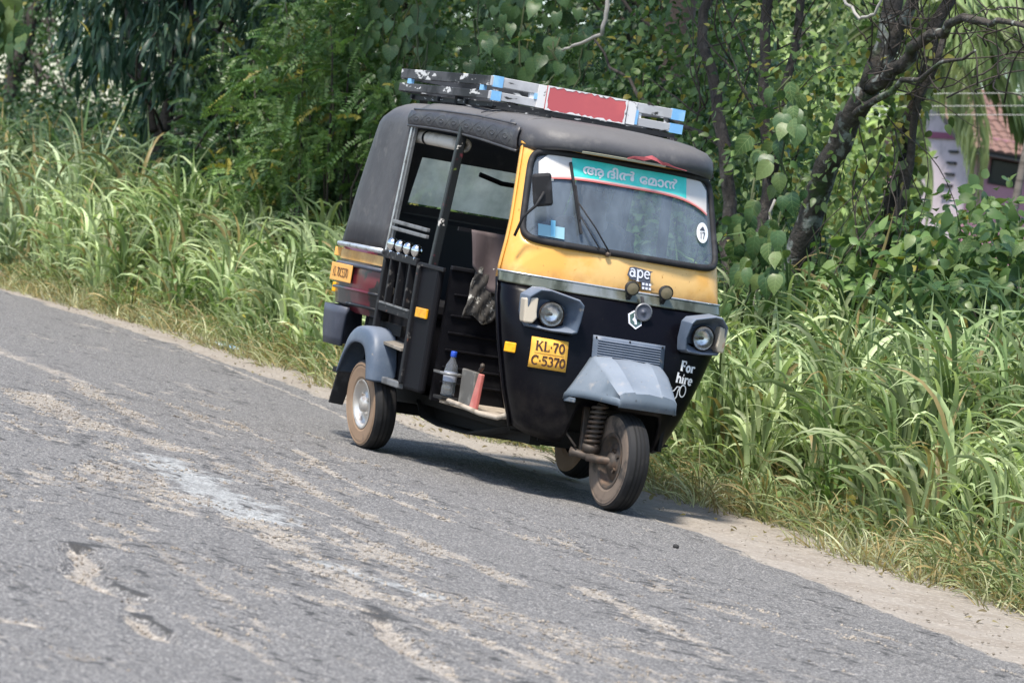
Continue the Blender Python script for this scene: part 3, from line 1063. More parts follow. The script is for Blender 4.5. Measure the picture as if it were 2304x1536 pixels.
# --- cabin interior
mb = MB()
mb.box((-1.235, 0, .70), (.03, 1.18, .70))
PT = mb.build("partition", m_ribbed, AR)
for z in (.45, .53, .62, .71, .80, .91):
    MB().box((-1.214, 0, z), (.016, 1.12, .012)).build("panel_rib", m_ribbed, PT, bevel=.004)
MB().box((-1.216, 0, 1.045), (.03, 1.20, .022)).build("partition_rail", m_blackworn, PT, bevel=.005)
MB().bar((-1.21, -.60, 1.252), (-1.21, .60, 1.252), .018, .02).build("backrest_rail", m_blackworn, AR)
MB().box((-1.00, .02, .66), (.40, .56, .28)).build("engine_cover", m_inside, AR, bevel=.03)
MB().box((-1.00, .02, .835), (.42, .58, .08)).build("driver_seat", m_seat, AR, bevel=.03)
MB().box((-1.19, .06, 1.12), (.05, .66, .26)).build("seat_back", m_seat, AR, bevel=.02)
MB().box((-2.05, 0, .80), (.55, 1.10, .10)).build("passenger_seat", m_seat, AR, bevel=.03)
MB().box((-2.36, 0, 1.05), (.10, 1.10, .48)).build("passenger_backrest", m_seat, AR, bevel=.03)
MB().box((-2.05, 0, .57), (.50, 1.08, .36)).build("seat_base", m_inside, AR)

# cloth hung over the rail behind the driver
rows = []
for i in range(13):
    u = i / 12
    y = -.535 + .30 * u
    row = []
    for j in range(13):
        v = j / 12
        bot = .985 + (-.045) * u if u > .35 else .985 - .0 * u + .06 * (.35 - u) / .35
        bot = float(np.interp(u, [0, .18, .38, .62, 1.0], [1.075, 1.03, .955, .945, .955]))
        z = 1.258 + (bot - 1.258) * v
        row.append((-1.185 + .012 * math.sin(u * 9 + v * 2) + .035 * v * (0.4 + u), y + .03 * v * (1 - u), z))
    rows.append(row)
MB().grid(rows).build("seat_cover", m_cloth, AR, True, solid=.006)
rows = []
for i in range(13):
    u = i / 12
    row = []
    for j in range(13):
        v = j / 12
        row.append((-1.178 + .018 * math.sin(u * 14) * math.sin(v * 11 + u * 5) + .01 * v, -.475 - .035 * v + (.19 - .01 * v) * u, 1.075 - .275 * v + .02 * math.sin(u * 7) * v))
    rows.append(row)
MB().grid(rows).build("seat_padding", m_mottle, AR, True, solid=.008)

# kick panel by the nose, bottle cradle
mb = MB()
mb.prism([(-.985, -.535, .36), (-.77, -.545, .352), (-.80, -.545, .545), (-1.0, -.535, .548)], (0, .03, 0))
mb.build("kick_panel", m_kick, AR, bevel=.006)
mb = MB()
mb.prism([(-.775, -.560, .355), (-.68, -.563, .352), (-.665, -.563, .545), (-.715, -.560, .545)], (0, .02, 0))
mb.build("red_kick_panel", m_kickred, AR, bevel=.005)
MB().tube([(-.72, -.55, .56), (-.70, -.55, .58), (-.68, -.56, .59)], .012, 8).build("grease_nipple", m_rust, AR, True)
CR = MB().box((-1.07, -.565, .378), (.12, .11, .018)).build("bottle_cradle", m_under, AR, bevel=.004)
MB().loop_tube([(-1.07 + .052 * math.cos(a), -.565 + .052 * math.sin(a), .505) for a in np.linspace(0, 2 * math.pi, 25)[:-1]], .008, 6).build("cradle_ring", m_alum, CR, True)
MB().bar((-1.12, -.565, .505), (-1.12, -.565, .38), .012, .012).build("cradle_stay", m_under, CR)
MB().bar((-1.13, -.60, .505), (-1.20, -.60, .505), .02, .012).build("cradle_stay", m_alum, CR)

# dashboard and handlebar
MB().box((-.60, 0, 1.17), (.22, .95, .10)).build("dashboard", m_inside, AR, bevel=.03)
mb = MB()
mb.tube([(-.74, -.34, 1.12), (-.70, -.20, 1.13), (-.66, 0, 1.12), (-.70, .20, 1.13), (-.74, .34, 1.12)], .014, 8)
mb.tube([(-.66, 0, 1.12), (-.45, 0, .60)], .025, 10)
HB = mb.build("handlebar", m_under, AR, True)
for sg in (-1, 1):
    MB().tube([(-.735, sg * .32, 1.12), (-.765, sg * .44, 1.115)], .019, 10).build("grip", m_rubber, HB, True)
MB().tube([(-.50, .43, 1.27), (-.505, .44, 1.33), (-.49, .435, 1.36)], .004, 6).build("dash_stalk", m_rubber, AR, True)
MB().tube([(-.50, .47, 1.275), (-.50, .50, 1.33), (-.52, .545, 1.345)], .006, 6).build("dash_cable", m_rubber, AR, True)
MB().tube([(-.50, -.50, 1.275), (-.50, -.47, 1.335), (-.50, -.41, 1.315), (-.505, -.375, 1.275)], .006, 6).build("dash_cable", m_rubber, AR, True)

# --- rear body with side ladder frame
for sg in (-1, 1):
    rows = []
    prof = [(-1.985, .665), (-2.30, .672), (-2.60, .668), (-2.72, .648), (-2.79, .59), (-2.81, .50)]
    for x, y in prof:
        row = []
        for z in (.70, .74, .80, .86, .93, .985, 1.07):
            dx = (z - .70) * -.03 if x < -2.5 else 0
            row.append((x + dx, sg * (y + (.010 if .76 < z < .95 else 0)), z if x > -2.6 or z > .7 else z + .03))
        rows.append(row)
    RB = MB().grid(rows).build("rear_side_panel", m_maroon, AR, 40, solid=.012)
    if sg < 0:
        RSP = RB
MB().box((-2.80, 0, .88), (.02, 1.02, .38)).build("rear_panel", m_black, AR, bevel=.006)
mb = MB()
rows = [[(x, y - .010, z) for x, y in ((-1.985, -.665), (-2.30, -.674), (-2.655, -.668))] for z in (.980, 1.034)]
mb.grid(rows).build("yellow_stripe", m_yellow, RSP, solid=.006)
MB().box((-2.765, -.655, 1.012), (.045, .03, .05), Matrix.Rotation(math.radians(35), 3, 'Z')).build("corner_marker", m_plateb, RSP, bevel=.004)
mb = MB()
mb.tube([(-1.99, -.684, .957), (-2.35, -.692, .957), (-2.66, -.686, .955), (-2.74, -.662, .952)], .011, 8)
mb.build("body_rib", m_darkgrey, RSP, True)
mb = MB()
mb.tube([(-1.97, -.684, .823), (-2.35, -.692, .823), (-2.66, -.686, .821), (-2.74, -.662, .818)], .009, 8)
mb.build("body_rib", m_maroon, RSP, True)
mb = MB()
mb.tube([(-1.985, -.68, .742), (-2.2, -.682, .745), (-2.45, -.68, .742)], .010, 6)
mb.build("body_rib", m_blackworn, RSP, True)
mb = MB()
mb.tube([(-1.985, -.70, 1.062), (-2.35, -.708, 1.062), (-2.66, -.700, 1.060), (-2.79, -.655, 1.058), (-2.815, -.56, 1.056)], .014, 8)
mb.build("bright_strip", m_steel, AR, True)
# side plate with the number in one line
SP = MB().box((-2.557, -.700, .902), (.325, .008, .098)).build("side_plate", m_plateb, AR, bevel=.003)
mb = MB()
w3 = text_width("KL 70C5370", .052, .94, .80)
stroke_text(mb, "KL 70C5370", .052, lambda u, v, k: Vector((-2.557 - w3 / 2 + u, -.7045 - .0001 * k, .877 + v)), .94, .9, .80)
mb.build("plate_number", m_ink, SP)
MB().box((-2.775, -.63, .812), (.05, .03, .055), Matrix.Rotation(math.radians(42), 3, 'Z')).build("rear_reflector", m_amber, AR, bevel=.005)
MB().box((-2.775, .63, .812), (.05, .03, .055), Matrix.Rotation(math.radians(-42), 3, 'Z')).build("rear_reflector", m_amber, AR, bevel=.005)
# bumper corners
for sg in (-1, 1):
    rows = []
    for x0, x1, y in ((-2.36, -2.43, .690), (-2.55, -2.56, .700), (-2.70, -2.68, .694), (-2.78, -2.75, .66), (-2.815, -2.78, .58), (-2.82, -2.785, .44)):
        row = []
        for j in range(6):
            f = j / 5
            z = .722 - .215 * f
            row.append((x0 + (x1 - x0) * f, sg * (y - .02 * f * f), z))
        rows.append(row)
    MB().grid(rows).build("bumper_corner", m_darkgrey, AR, True, solid=.02)
MB().box((-2.80, 0, .62), (.03, .84, .17)).build("rear_bumper", m_darkgrey, AR, bevel=.01)
mb = MB()
mb.bar((-2.52, -.60, .50), (-2.42, -.60, .36), .03, .12)
mb.box((-2.50, -.63, .37), (.10, .06, .03))
mb.build("bumper_stay", m_under, AR)

# rear wheel arches
arch = [(-2.262, .372), (-2.228, .455), (-2.180, .575), (-2.122, .632), (-2.020, .660), (-1.872, .661), (-1.800, .632), (-1.745, .56), (-1.715, .456), (-1.698, .372)]
inn = [(-2.222, .362), (-2.165, .47), (-2.095, .535), (-2.045, .552), (-1.985, .558), (-1.90, .556), (-1.855, .535), (-1.818, .50), (-1.785, .44), (-1.765, .372)]
for sg in (-1, 1):
    rows = []
    for (xo, zo), (xi, zi) in zip(arch, inn):
        rows.append([(xo, sg * .60, zo), (xo, sg * .725, zo), (xo + (xi - xo) * .12, sg * .752, zo + (zi - zo) * .12), (xi + (xo - xi) * .1, sg * .765, zi + (zo - zi) * .1), (xi, sg * .762, zi), (xi, sg * .745, zi + .004)])
    MB().grid(rows).build("rear_mudguard", m_grey, AR, True, solid=.006, subsurf=1)
    mb = MB().prism([(-2.275, sg * .62, .42), (-2.275, sg * .725, .42), (-2.325, sg * .735, .195), (-2.325, sg * .65, .19)], (-.012, 0, 0))
    mb.build("mud_flap", m_rubber, AR, bevel=.004)
MB().box((-1.95, -.58, .66), (.50, .10, .06)).build("arch_liner", m_under, AR)
MB().box((-1.95, .58, .66), (.50, .10, .06)).build("arch_liner", m_under, AR)

# --- ladder frame beside the passenger seat (right), door column
LF = thing("side_frame", None, None)
LF.parent = AR
yy = -.672
for (a, b, w, m) in (((-1.965, yy, .40), (-1.965, yy, 1.06), .036, m_blackworn), ((-1.465, yy, .40), (-1.470, yy, 1.04), .03, m_blackworn)):
    MB().bar(a, b, w, .036).build("frame_post", m, LF, bevel=.005)
MB().bar((-1.99, yy - .012, 1.052), (-1.48, yy - .012, 1.040), .02, .042).build("frame_rail", m_blackworn, LF, bevel=.005)
MB().bar((-1.97, yy, .772), (-1.47, yy, .758), .03, .045).build("frame_rail", m_blackworn, LF, bevel=.005)
MB().bar((-1.93, yy - .014, .795), (-1.50, yy - .014, .782), .012, .010).build("frame_rail", m_alum, LF)
MB().bar((-1.97, yy, .395), (-1.47, yy, .388), .04, .035).build("frame_rail", m_alum, LF, bevel=.006)
for x in (-1.86, -1.72, -1.58):
    MB().bar((x, yy, .79), (x - .003, yy, 1.035), .038, .022).build("frame_bar", m_blackworn, LF, bevel=.004)
MB().prism([(-1.93, -.69, .585), (-1.50, -.69, .565), (-1.50, -.55, .595), (-1.93, -.55, .61)], (0, 0, .014)).build("step_board", m_board, LF)
MB().box((-1.72, -.60, .70), (.50, .012, .66)).build("frame_backing", m_inside, LF)
MB().box((-1.88, -.655, .86), (.05, .03, .05)).build("latch", m_board, LF, bevel=.012)
# rails above the frame and four chrome knobs
for z0, z1, m in ((1.232, 1.215, m_alum), (1.196, 1.180, m_alum)):
    MB().bar((-1.955, yy, z0), (-1.44, yy, z1), .022, .020).build("grab_rail", m, LF, bevel=.004)
for k in range(4):
    x = -1.895 + k * .122
    z = 1.108 - k * .004
    KB = MB().lathe([(0, .037), (.014, .034), (.025, .023), (.031, .007), (.031, -.006), (.025, -.020), (.014, -.031), (.010, -.035)], (x, yy - .01, z), (0, 0, 1), 18).build("chrome_knob", m_chrome, LF, True)
    MB().lathe([(.008, -.03), (.014, -.036), (.014, -.046), (.008, -.052)], (x, yy - .01, z), (0, 0, 1), 12).build("knob_foot", m_chrome, LF, True)
# door column with reflector
mb = MB()
mb.box((-1.335, -.648, .705), (.25, .04, .66))
mb.build("door_column", m_inside, AR, bevel=.016)
MB().bar((-1.47, -.674, 1.035), (-1.15, -.66, 1.028), .018, .022).build("column_cap", m_blackworn, AR, bevel=.004)
MB().box((-1.335, -.675, .785), (.155, .014, .052)).build("side_reflector", m_amber, AR, bevel=.004)
rfl = MB().box((0, 0, 0), (.012, .060, .050), Matrix.Rotation(math.radians(-38), 3, 'Z')).build("front_reflector", m_amber, AR, bevel=.005, loc=tuple(FT(-72, .716, .008)))
# far (left) side lower panel and posts
mb = MB()
mb.box((-1.60, .645, .705), (.75, .04, .66))
mb.build("left_side_panel", m_black, AR, bevel=.015)

# posts
mb = MB()
mb.bar((-1.345, -.652, 1.03), (-1.345, -.605, 1.80), .036, .046)
mb.build("door_post", m_postwear, AR, bevel=.006)
mb = MB()
mb.bar((-1.375, -.655, 1.03), (-1.373, -.608, 1.80), .014, .02)
mb.build("door_post", m_blackdull, AR)
mb = MB()
mb.bar((-2.000, -.668, 1.06), (-1.925, -.662, 1.78), .02, .018)
mb.build("window_channel", m_steel, AR)
mb = MB()
mb.bar((-1.965, -.664, 1.06), (-1.893, -.658, 1.78), .016, .014)
mb.build("window_channel", m_alum, AR)
mb = MB()
mb.bar((-1.345, .652, 1.03), (-1.345, .605, 1.80), .036, .046)
mb.bar((-1.98, .66, 1.03), (-1.90, .655, 1.80), .03, .04)
mb.build("left_post", m_blackdull, AR)

# --- canopy
CAN = thing("canopy", None, None)
CAN.parent = AR


def roof_z(x):
    return float(np.interp(x, [-2.42, -2.3, -2.1, -1.6, -1.0, -.55], [1.865, 1.888, 1.900, 1.905, 1.895, 1.872]))


def roof_w(x):
    return float(np.interp(x, [-1.95, -.65], [.675, .545]))


def hoop(x, shrink=0.0, zmin=1.065, lean=0.0):
    """cross-section of the vinyl top at x from right sill over the roof to the left sill"""
    w, zr = roof_w(x) - shrink, roof_z(x) - shrink * .8
    pts = []
    zs = [zmin, 1.2, 1.35, 1.5, 1.62, 1.70]
    zs = [z for z in zs if z >= zmin - 1e-6] if zmin < 1.7 else [zmin]
    if zs[0] != zmin:
        zs = [zmin] + zs
    for z in zs:
        pts.append((-w + .012 * (z - 1.06), z))
    R = .13
    for a in np.linspace(0, 90, 7):
        pts.append((-w + .01 + R - R * math.cos(math.radians(a)), zr - R - .015 + R * math.sin(math.radians(a))))
    for y in (-.36, -.2, 0):
        pts.append((y, zr - .015 + .015 * (1 - (y / .5) ** 2)))
    full = pts + [(-y, z) for y, z in pts[:-1][::-1]]
    return full


def xr(z):
    return float(np.interp(z, [1.065, 1.4, 1.76, 1.85, 1.90], [-2.80, -2.69, -2.54, -2.43, -2.25]))


def xf(z):
    return float(np.interp(z, [1.065, 1.78, 1.9], [-2.01, -1.935, -1.935]))


rows = []
for i in range(9):
    f = i / 8
    row = []
    base = hoop(-2.0)
    sh = .0 if f < .7 else (f - .7) / .3
    for y, z in base:
        x = xf(z) + (xr(z) - xf(z)) * f
        zz = z - (.02 * sh * sh if z > 1.8 else 0)
        yy_ = y * (1 - .055 * sh * sh)
        row.append((x, yy_, zz))
    rows.append(row)
# rear face, inset rings, leaving the rear window open
rear = rows[-1]
cyz = (0, 1.48)
quarter = MB().grid(rows)
quarter.build("quarter_cover", m_canopy, CAN, 45, solid=.008)
mb = MB()


def rear_pt(y, z):
    w = float(np.interp(z, [1.065, 1.74, 1.80, 1.845, 1.868, 1.88], [1.0, .985, .955, .88, .76, .60]))
    return Vector((xr(min(z, 1.86)) + .004, y * w * .945, z))


ys = np.linspace(-.655, .655, 22)
zs = np.linspace(1.065, 1.875, 16)
for i in range(21):
    for j in range(15):
        yc, zc_ = (ys[i] + ys[i + 1]) / 2, (zs[j] + zs[j + 1]) / 2
        if abs(yc) < .35 and 1.36 < zc_ < 1.625:
            continue
        mb.add([rear_pt(ys[i], zs[j]), rear_pt(ys[i + 1], zs[j]), rear_pt(ys[i + 1], zs[j + 1]), rear_pt(ys[i], zs[j + 1])], [(0, 1, 2, 3)])
mb.build("rear_cover", m_canopy, CAN, True)
RWN = MB().grid([[rear_pt(y, z) + Vector((-.006, 0, 0)) for y in np.linspace(-.385, .385, 8)] for z in np.linspace(1.345, 1.635, 5)]).build("rear_window", m_film, CAN, True)
MB().tube([(-2.56, .02, 1.565), (-2.56, .16, 1.535), (-2.56, .24, 1.535), (-2.56, .30, 1.565), (-2.56, .36, 1.60)], .014, 8).build("grab_bar", m_inside, AR, True)
# roof sheet from the quarter to the brow
rows = []
for x in np.linspace(-1.93, -.78, 15):
    row = [(x, y, z) for y, z in hoop(x, zmin=1.80) if z > 1.735]
    rows.append(row)
mn = min(len(r) for r in rows)
MB().grid([r[:mn] for r in rows]).build("roof_cover", m_canopy, CAN, 60, solid=.008)
MB().tube([(x, -roof_w(x) + .004 - .003, z) for x, z in ((-1.93, 1.842), (-1.6, 1.850), (-1.2, 1.845), (-.9, 1.832), (-.78, 1.825))], .006, 6).build("roof_seam", m_emboss, CAN, True)
MB().tube([(-1.2, -.585, 1.865), (-1.17, -.53, 1.889), (-1.15, -.45, 1.898)], .003, 5).build("roof_seam", m_emboss, CAN, True)


# embossed valance
def val_pt(x, f, off=0.0):
    top = float(np.interp(x, [-1.96, -1.7, -1.4, -1.1, -.72], [1.832, 1.842, 1.840, 1.830, 1.812]))
    bot = float(np.interp(x, [-1.96, -1.7, -1.4, -1.1, -.72], [1.752, 1.752, 1.745, 1.725, 1.690]))
    return Vector((x, -roof_w(x) + .004 - .012 * math.sin(math.pi * f) - off, bot + (top - bot) * f))


for sg in (1, -1):
    rows = [[Vector((p.x, p.y * sg, p.z)) for p in (val_pt(x, f) for f in (0, .25, .5, .75, 1))] for x in np.linspace(-1.96, -.72, 30)]
    VAL = MB().grid(rows).build("valance", m_emboss, CAN, True, solid=.008)
    if sg > 0:
        MB().tube([val_pt(x, 0.0, .006) for x in np.linspace(-1.97, -.72, 26)], .008, 6).build("valance_hem", m_emboss, CAN, True)
        mb = MB()
        ph = lambda x: (x + 1.93) / .145 * math.pi
        for s2 in (1, -1):
            mb.tube([val_pt(x, .5 + s2 * .34 * math.sin(ph(x)), .004) for x in np.linspace(-1.93, -.77, 110)], .0055, 5)
            mb.tube([val_pt(x, .5 + s2 * .24 * math.sin(ph(x)), .004) for x in np.linspace(-1.93, -.77, 110)], .004, 5)
        for k in range(8):
            xc_ = -1.93 + (.5 + k) * .145
            if xc_ < -.77:
                mb.loop_tube([val_pt(xc_ + .024 * math.cos(a), .5 + .10 * math.sin(a), .004) for a in np.linspace(0, 2 * math.pi, 15)[:-1]], .006, 5)
        mb.build("embossing", m_emboss, CAN, True)

# brow over the windshield
rows = []
prof = [(-.515, .505, -.86, 1.738), (-.472, .535, -.87, 1.736), (-.458, .552, -.88, 1.756), (-.463, .558, -.89, 1.785), (-.485, .552, -.90, 1.818), (-.53, .528, -.92, 1.848), (-.61, .47, -.95, 1.870), (-.72, .39, -.98, 1.887), (-.88, .25, -1.02, 1.899)]
for k, (xc, w, xb, z) in enumerate(prof):
    row = []
    for i in range(49):
        t = math.radians(-90 + 180 * i / 48)
        n = 3.0
        y = math.copysign(abs(math.sin(t)) ** (2 / n), t) * w
        x = xb + (xc - xb) * abs(math.cos(t)) ** (2 / n)
        dip = (.050, .050, .040, .020)[k] * (abs(y) / .55) ** 5 if k < 4 else 0
        wav = .007 * math.sin(y * 13 + k) * (1 if k < 5 else .3)
        row.append((x + wav * .5, y, z - dip + wav * .4 + .02 * (y / .62) * 0))
    rows.append(row)
BR = MB().grid(rows).build("brow", m_canopy, CAN, True, solid=.008)


def brow_pt(y, f, off):
    """f=0 at the lip, 1 higher on the front of the brow"""
    xc = float(np.interp(f, [0, .3, .6, 1], [-.468, -.456, -.462, -.485]))
    w = .55
    s = min(abs(y) / w, .99)
    return Vector((-.88 + (xc + .88) * (1 - s ** 3.0) ** (1 / 3.0) + off, y, 1.736 + .082 * f - .05 * (abs(y) / .55) ** 5))


# torn lining showing at the lip
mb = MB()
tp = [(-.06, .14), (-.03, .30), (.03, .38), (.07, .55), (.10, .42), (.14, .26), (.17, .24), (.21, .12), (.29, .04)]
bt = [(-.06, .08), (-.03, .16), (.03, .14), (.07, .30), (.10, .24), (.14, .08), (.17, .10), (.21, .05), (.29, .0)]
mb.grid([[brow_pt(y, f, .012) for y, f in tp], [brow_pt(y, f, .014) for y, f in bt]])
mb.build("torn_lining", m_redtear, CAN, solid=.003)
mb = MB()
mb.grid([[brow_pt(y, .10, .013) for y in np.linspace(-.30, .16, 16)], [brow_pt(y, -.02, .012) for y in np.linspace(-.30, .16, 16)]])
mb.build("frayed_lip", m_paletear, CAN, solid=.003)
# yellow rail under the brow
rows = [[FT(-80 + 160 * i / 50, z, .012) for i in range(51)] for z in (1.732, 1.740, 1.752)]
MB().grid(rows).build("top_rail", m_yellow, AR, True, solid=.01)

# rolled-up side curtain with a strap
RC = MB().tube([(-2.06, -.600, 1.705), (-1.75, -.58, 1.698), (-1.44, -.545, 1.686)], .036, 18, caps=False).build("rolled_curtain", m_canvas, AR, True)
MB().lathe([(.038, 0), (.039, .012), (.038, .024)], (-1.88, -.589, 1.701), (1, .06, -.03), 18).build("curtain_strap", m_inside, RC, True)
MB().lathe([(.037, 0), (.031, .004), (.025, .002), (.020, -.03)], (-1.44, -.545, 1.686), (1, .1, -.03), 18).build("roll_end", m_canvas, RC, True)

# --- roof carrier
RCAR = thing("roof_carrier", None, None)
RCAR.parent = AR
XA, XB, YW = -2.54, -1.22, .54
zt0, zt1, zb0, zb1 = 2.012, 2.064, 1.942, 1.986
# side slats, front slats, rear slats (two levels)
for z0, z1 in ((zt0, zt1), (zb0, zb1)):
    zc, hh = (z0 + z1) / 2, z1 - z0
    for sg in (-1, 1):
        MB().bar((XA, sg * YW, zc + .004), (XB - .012, sg * YW, zc), .022, hh).build("slat", m_wood, RCAR, bevel=.003)
    MB().bar((XB, -YW - .012, zc), (XB, YW + .012, zc), .022, hh).build("slat", m_woodlite, RCAR, bevel=.003)
    MB().bar((XA, -YW, zc), (XA, YW, zc), .022, hh).build("slat", m_wood, RCAR, bevel=.003)
for x, y in ((XA + .14, -YW), (XB - .12, -YW), (XA + .14, YW), (XB - .12, YW)):
    MB().box((x, y, (zb1 + zt0) / 2), (.05, .02, zt0 - zb1 + .05)).build("slat_spacer", m_tape if y < 0 else m_wood, RCAR)
for y in (-.30, .30):
    MB().box((XB - .004, y, (zb1 + zt0) / 2), (.02, .05, zt0 - zb1 + .05)).build("slat_spacer", m_chipwhite, RCAR)
# blue tape wraps on the front
for y, w_ in ((-.515, .055), (.535, .075)):
    for z0, z1 in ((zt0, zt1), (zb0, zb1)):
        MB().box((XB + .002, y, (z0 + z1) / 2), (.027, w_, z1 - z0 + .006)).build("tape", m_tape, RCAR)
MB().box((XB + .002, -.292, .5 * (zb1 + zt0)), (.026, .02, .03)).build("tape", m_tape, RCAR)
MB().box((XB + .003, .285, 1.985), (.028, .035, .075)).build("tape", m_tape, RCAR)
# red board with a chipped white edge
RBD = MB().box((XB + .017, -.005, 2.002), (.012, .465, .128)).build("red_board", m_redpanel, RCAR, bevel=.002)
mb = MB()
random.seed(3)
for side in range(2):
    n = 26
    rowa, rowb = [], []
    zz = 2.066 if side == 0 else 1.938
    for i in range(n + 1):
        y = -.237 + .465 * i / n
        d = random.uniform(.003, .013) if random.random() < .8 else .001
        rowa.append((XB + .0245, y, zz))
        rowb.append((XB + .0245, y, zz + (-d if side == 0 else d)))
    mb.grid([rowa, rowb])
for y in (-.237, .228):
    rowa, rowb = [], []
    for i in range(9):
        z = 1.938 + .128 * i / 8
        d = random.uniform(.004, .014)
        rowa.append((XB + .0248, y, z))
        rowb.append((XB + .0248, y + (d if y < 0 else -d), z))
    mb.grid([rowa, rowb])
mb.build("chipped_edge", m_chipwhite, RCAR)
for y, w_ in ((-.262, .045), (.262, .05)):
    MB().box((XB + .014, y, 2.002), (.008, w_, .118)).build("board_end", m_chipwhite, RCAR)
# black under-frame resting on the roof
for sg in (-1, 1):
    MB().bar((XA + .12, sg * .50, 1.918), (XB - .02, sg * .50, 1.918), .03, .024).build("carrier_rail", m_woodblk, RCAR)
for x in (XA + .15, -2.0, -1.6, XB + .008):
    MB().bar((x, -.53, 1.922), (x, .53, 1.922), .025, .024).build("carrier_rail", m_woodblk, RCAR)
for x, y in ((XB, -.42), (XB, .42), (XB, 0), (XA + .15, -.45), (XA + .15, .45), (-1.75, -.5), (-1.75, .5)):
    MB().box((x, y, 1.915), (.035, .035, .06)).build("carrier_foot", m_under, RCAR)
for k in range(5):
    y = -.40 + .2 * k
    MB().bar((XA + .02, y, 1.937), (XB - .012, y, 1.937), .05, .010).build("carrier_slat", m_wood, RCAR)
for sg in (-1, 1):
    MB().bar((XB + .02, sg * .5, 1.905), (-.82, sg * .36, 1.895), .02, .014).build("carrier_strut", m_woodblk, RCAR)

# ------------------------------------------------------------------ water bottle in its cradle
WBT = thing("water_bottle", "clear plastic water bottle with a blue cap standing in the footwell cradle", "bottle", (-1.07, -.565, .388))
MB().lathe([(0, 0), (.034, .002), (.037, .012), (.036, .05), (.034, .06), (.036, .075), (.036, .135), (.030, .165), (.016, .190), (.0135, .205), (.0135, .212)], (0, 0, 0), (0, 0, 1), 24).build("bottle_body", m_bottle, WBT, True)
MB().lathe([(.036, .078), (.0365, .105), (.036, .130)], (0, 0, 0.0), (0, 0, 1), 24).build("bottle_label", pmat("pale_label", (.35, .38, .46), .4), WBT, True)
MB().lathe([(.0155, .206), (.0165, .208), (.0165, .232), (.014, .236), (0, .236)], (0, 0, 0), (0, 0, 1), 16).build("bottle_cap", m_bcap, WBT, True)

# ------------------------------------------------------------------ driver
PER = thing("person", "driver in a dark shirt sitting behind the windshield with hands on the handlebar", "person", (-.98, .02, .87))


def skin_mesh(name, joints, edges, mat, parent, root=0, sub=2):
    me = bpy.data.meshes.new(name)
    me.from_pydata([j[0] for j in joints], edges, [])
    me.update()
    me.materials.append(mat)
    o = bpy.data.objects.new(name, me)
    COL.objects.link(o)
    o.parent = parent
    o.modifiers.new("skin", 'SKIN').use_smooth_shade = True
    if not me.skin_vertices:
        with bpy.context.temp_override(object=o, active_object=o, mesh=me):
            bpy.ops.mesh.customdata_skin_add()
    sv = me.skin_vertices[0].data
    for i, j in enumerate(joints):
        r = j[1]
        sv[i].radius = r if isinstance(r, tuple) else (r, r)
        sv[i].use_root = (i == root)
    md = o.modifiers.new("sub", 'SUBSURF')
    md.levels = md.render_levels = sub
    return o


J = [((0, 0, .06), .13), ((.0, 0, .22), .125), ((.02, 0, .38), (.15, .12)), ((.03, 0, .50), (.11, .09)), ((.045, 0, .57), .055), ((.055, 0, .63), .072), ((.06, 0, .70), .092), ((.055, 0, .765), .075)]
E_ = [(0, 1), (1, 2), (2, 3), (3, 4), (4, 5), (5, 6), (6, 7)]
for sg in (-1, 1):
    b = len(J)
    J += [((.02, sg * .17, .49), .062), ((.06, sg * .24, .28), .046), ((.17, sg * .33, .25), .037), ((.225, sg * .395, .262), (.030, .02))]
    E_ += [(3, b), (b, b + 1), (b + 1, b + 2), (b + 2, b + 3)]
    for q in range(4):
        f0 = len(J)
        yq = sg * (.368 + .018 * q)
        J += [((.255, yq, .272), .009), ((.275, yq, .258), .0085), ((.262, yq, .238), .0075)]
        E_ += [(b + 3, f0), (f0, f0 + 1), (f0 + 1, f0 + 2)]
    f0 = len(J)
    J += [((.225, sg * .362, .245), .010), ((.245, sg * .352, .232), .008)]
    E_ += [(b + 3, f0), (f0, f0 + 1)]
for sg in (-1, 1):
    b = len(J)
    J += [((.10, sg * .11, .05), .085), ((.36, sg * .16, .02), .062), ((.40, sg * .16, -.22), .048), ((.40, sg * .16, -.44), .038), ((.50, sg * .16, -.475), .034)]
    E_ += [(0, b), (b, b + 1), (b + 1, b + 2), (b + 2, b + 3), (b + 3, b + 4)]
skin_mesh("body", J, E_, m_skin, PER, 0)
JS = [((0, 0, .04), .15), ((0, 0, .22), .148), ((.02, 0, .38), (.172, .145)), ((.03, 0, .49), (.13, .105))]
ES = [(0, 1), (1, 2), (2, 3)]
for sg in (-1, 1):
    b = len(JS)
    JS += [((.02, sg * .17, .49), .078), ((.05, sg * .225, .33), .064)]
    ES += [(3, b), (b, b + 1)]
skin_mesh("shirt", JS, ES, m_shirt, PER, 0)
JT = [((0, 0, .05), .145)]
ET = []
for sg in (-1, 1):
    b = len(JT)
    JT += [((.10, sg * .11, .05), .10), ((.36, sg * .16, .02), .076), ((.40, sg * .16, -.22), .066), ((.40, sg * .16, -.40), .060)]
    ET += [(0, b), (b, b + 1), (b + 1, b + 2), (b + 2, b + 3)]
skin_mesh("trousers", JT, ET, m_trouser, PER, 0)
hd = Vector((.06, 0, .70))
mb = MB()
mb.ball(hd + Vector((-.014, 0, .028)), .100, 18, 12, (1.02, .90, .92))
mb.build("hair", m_hair, PER, True)
mb = MB()
mb.ball(hd + Vector((.092, 0, -.015)), .018, 10, 8, (1, .7, 1.5))
mb.ball(hd + Vector((-.005, -.083, -.012)), .024, 10, 8, (.8, .4, 1.2))
mb.ball(hd + Vector((-.005, .083, -.012)), .024, 10, 8, (.8, .4, 1.2))
mb.build("face_features", m_skin, PER, True)
mb = MB()
for sg in (-1, 1):
    mb.ball(hd + Vector((.080, sg * .034, .006)), .012, 10, 8)
mb.build("eyes", pmat("eye", (.25, .22, .2), .2), PER, True)
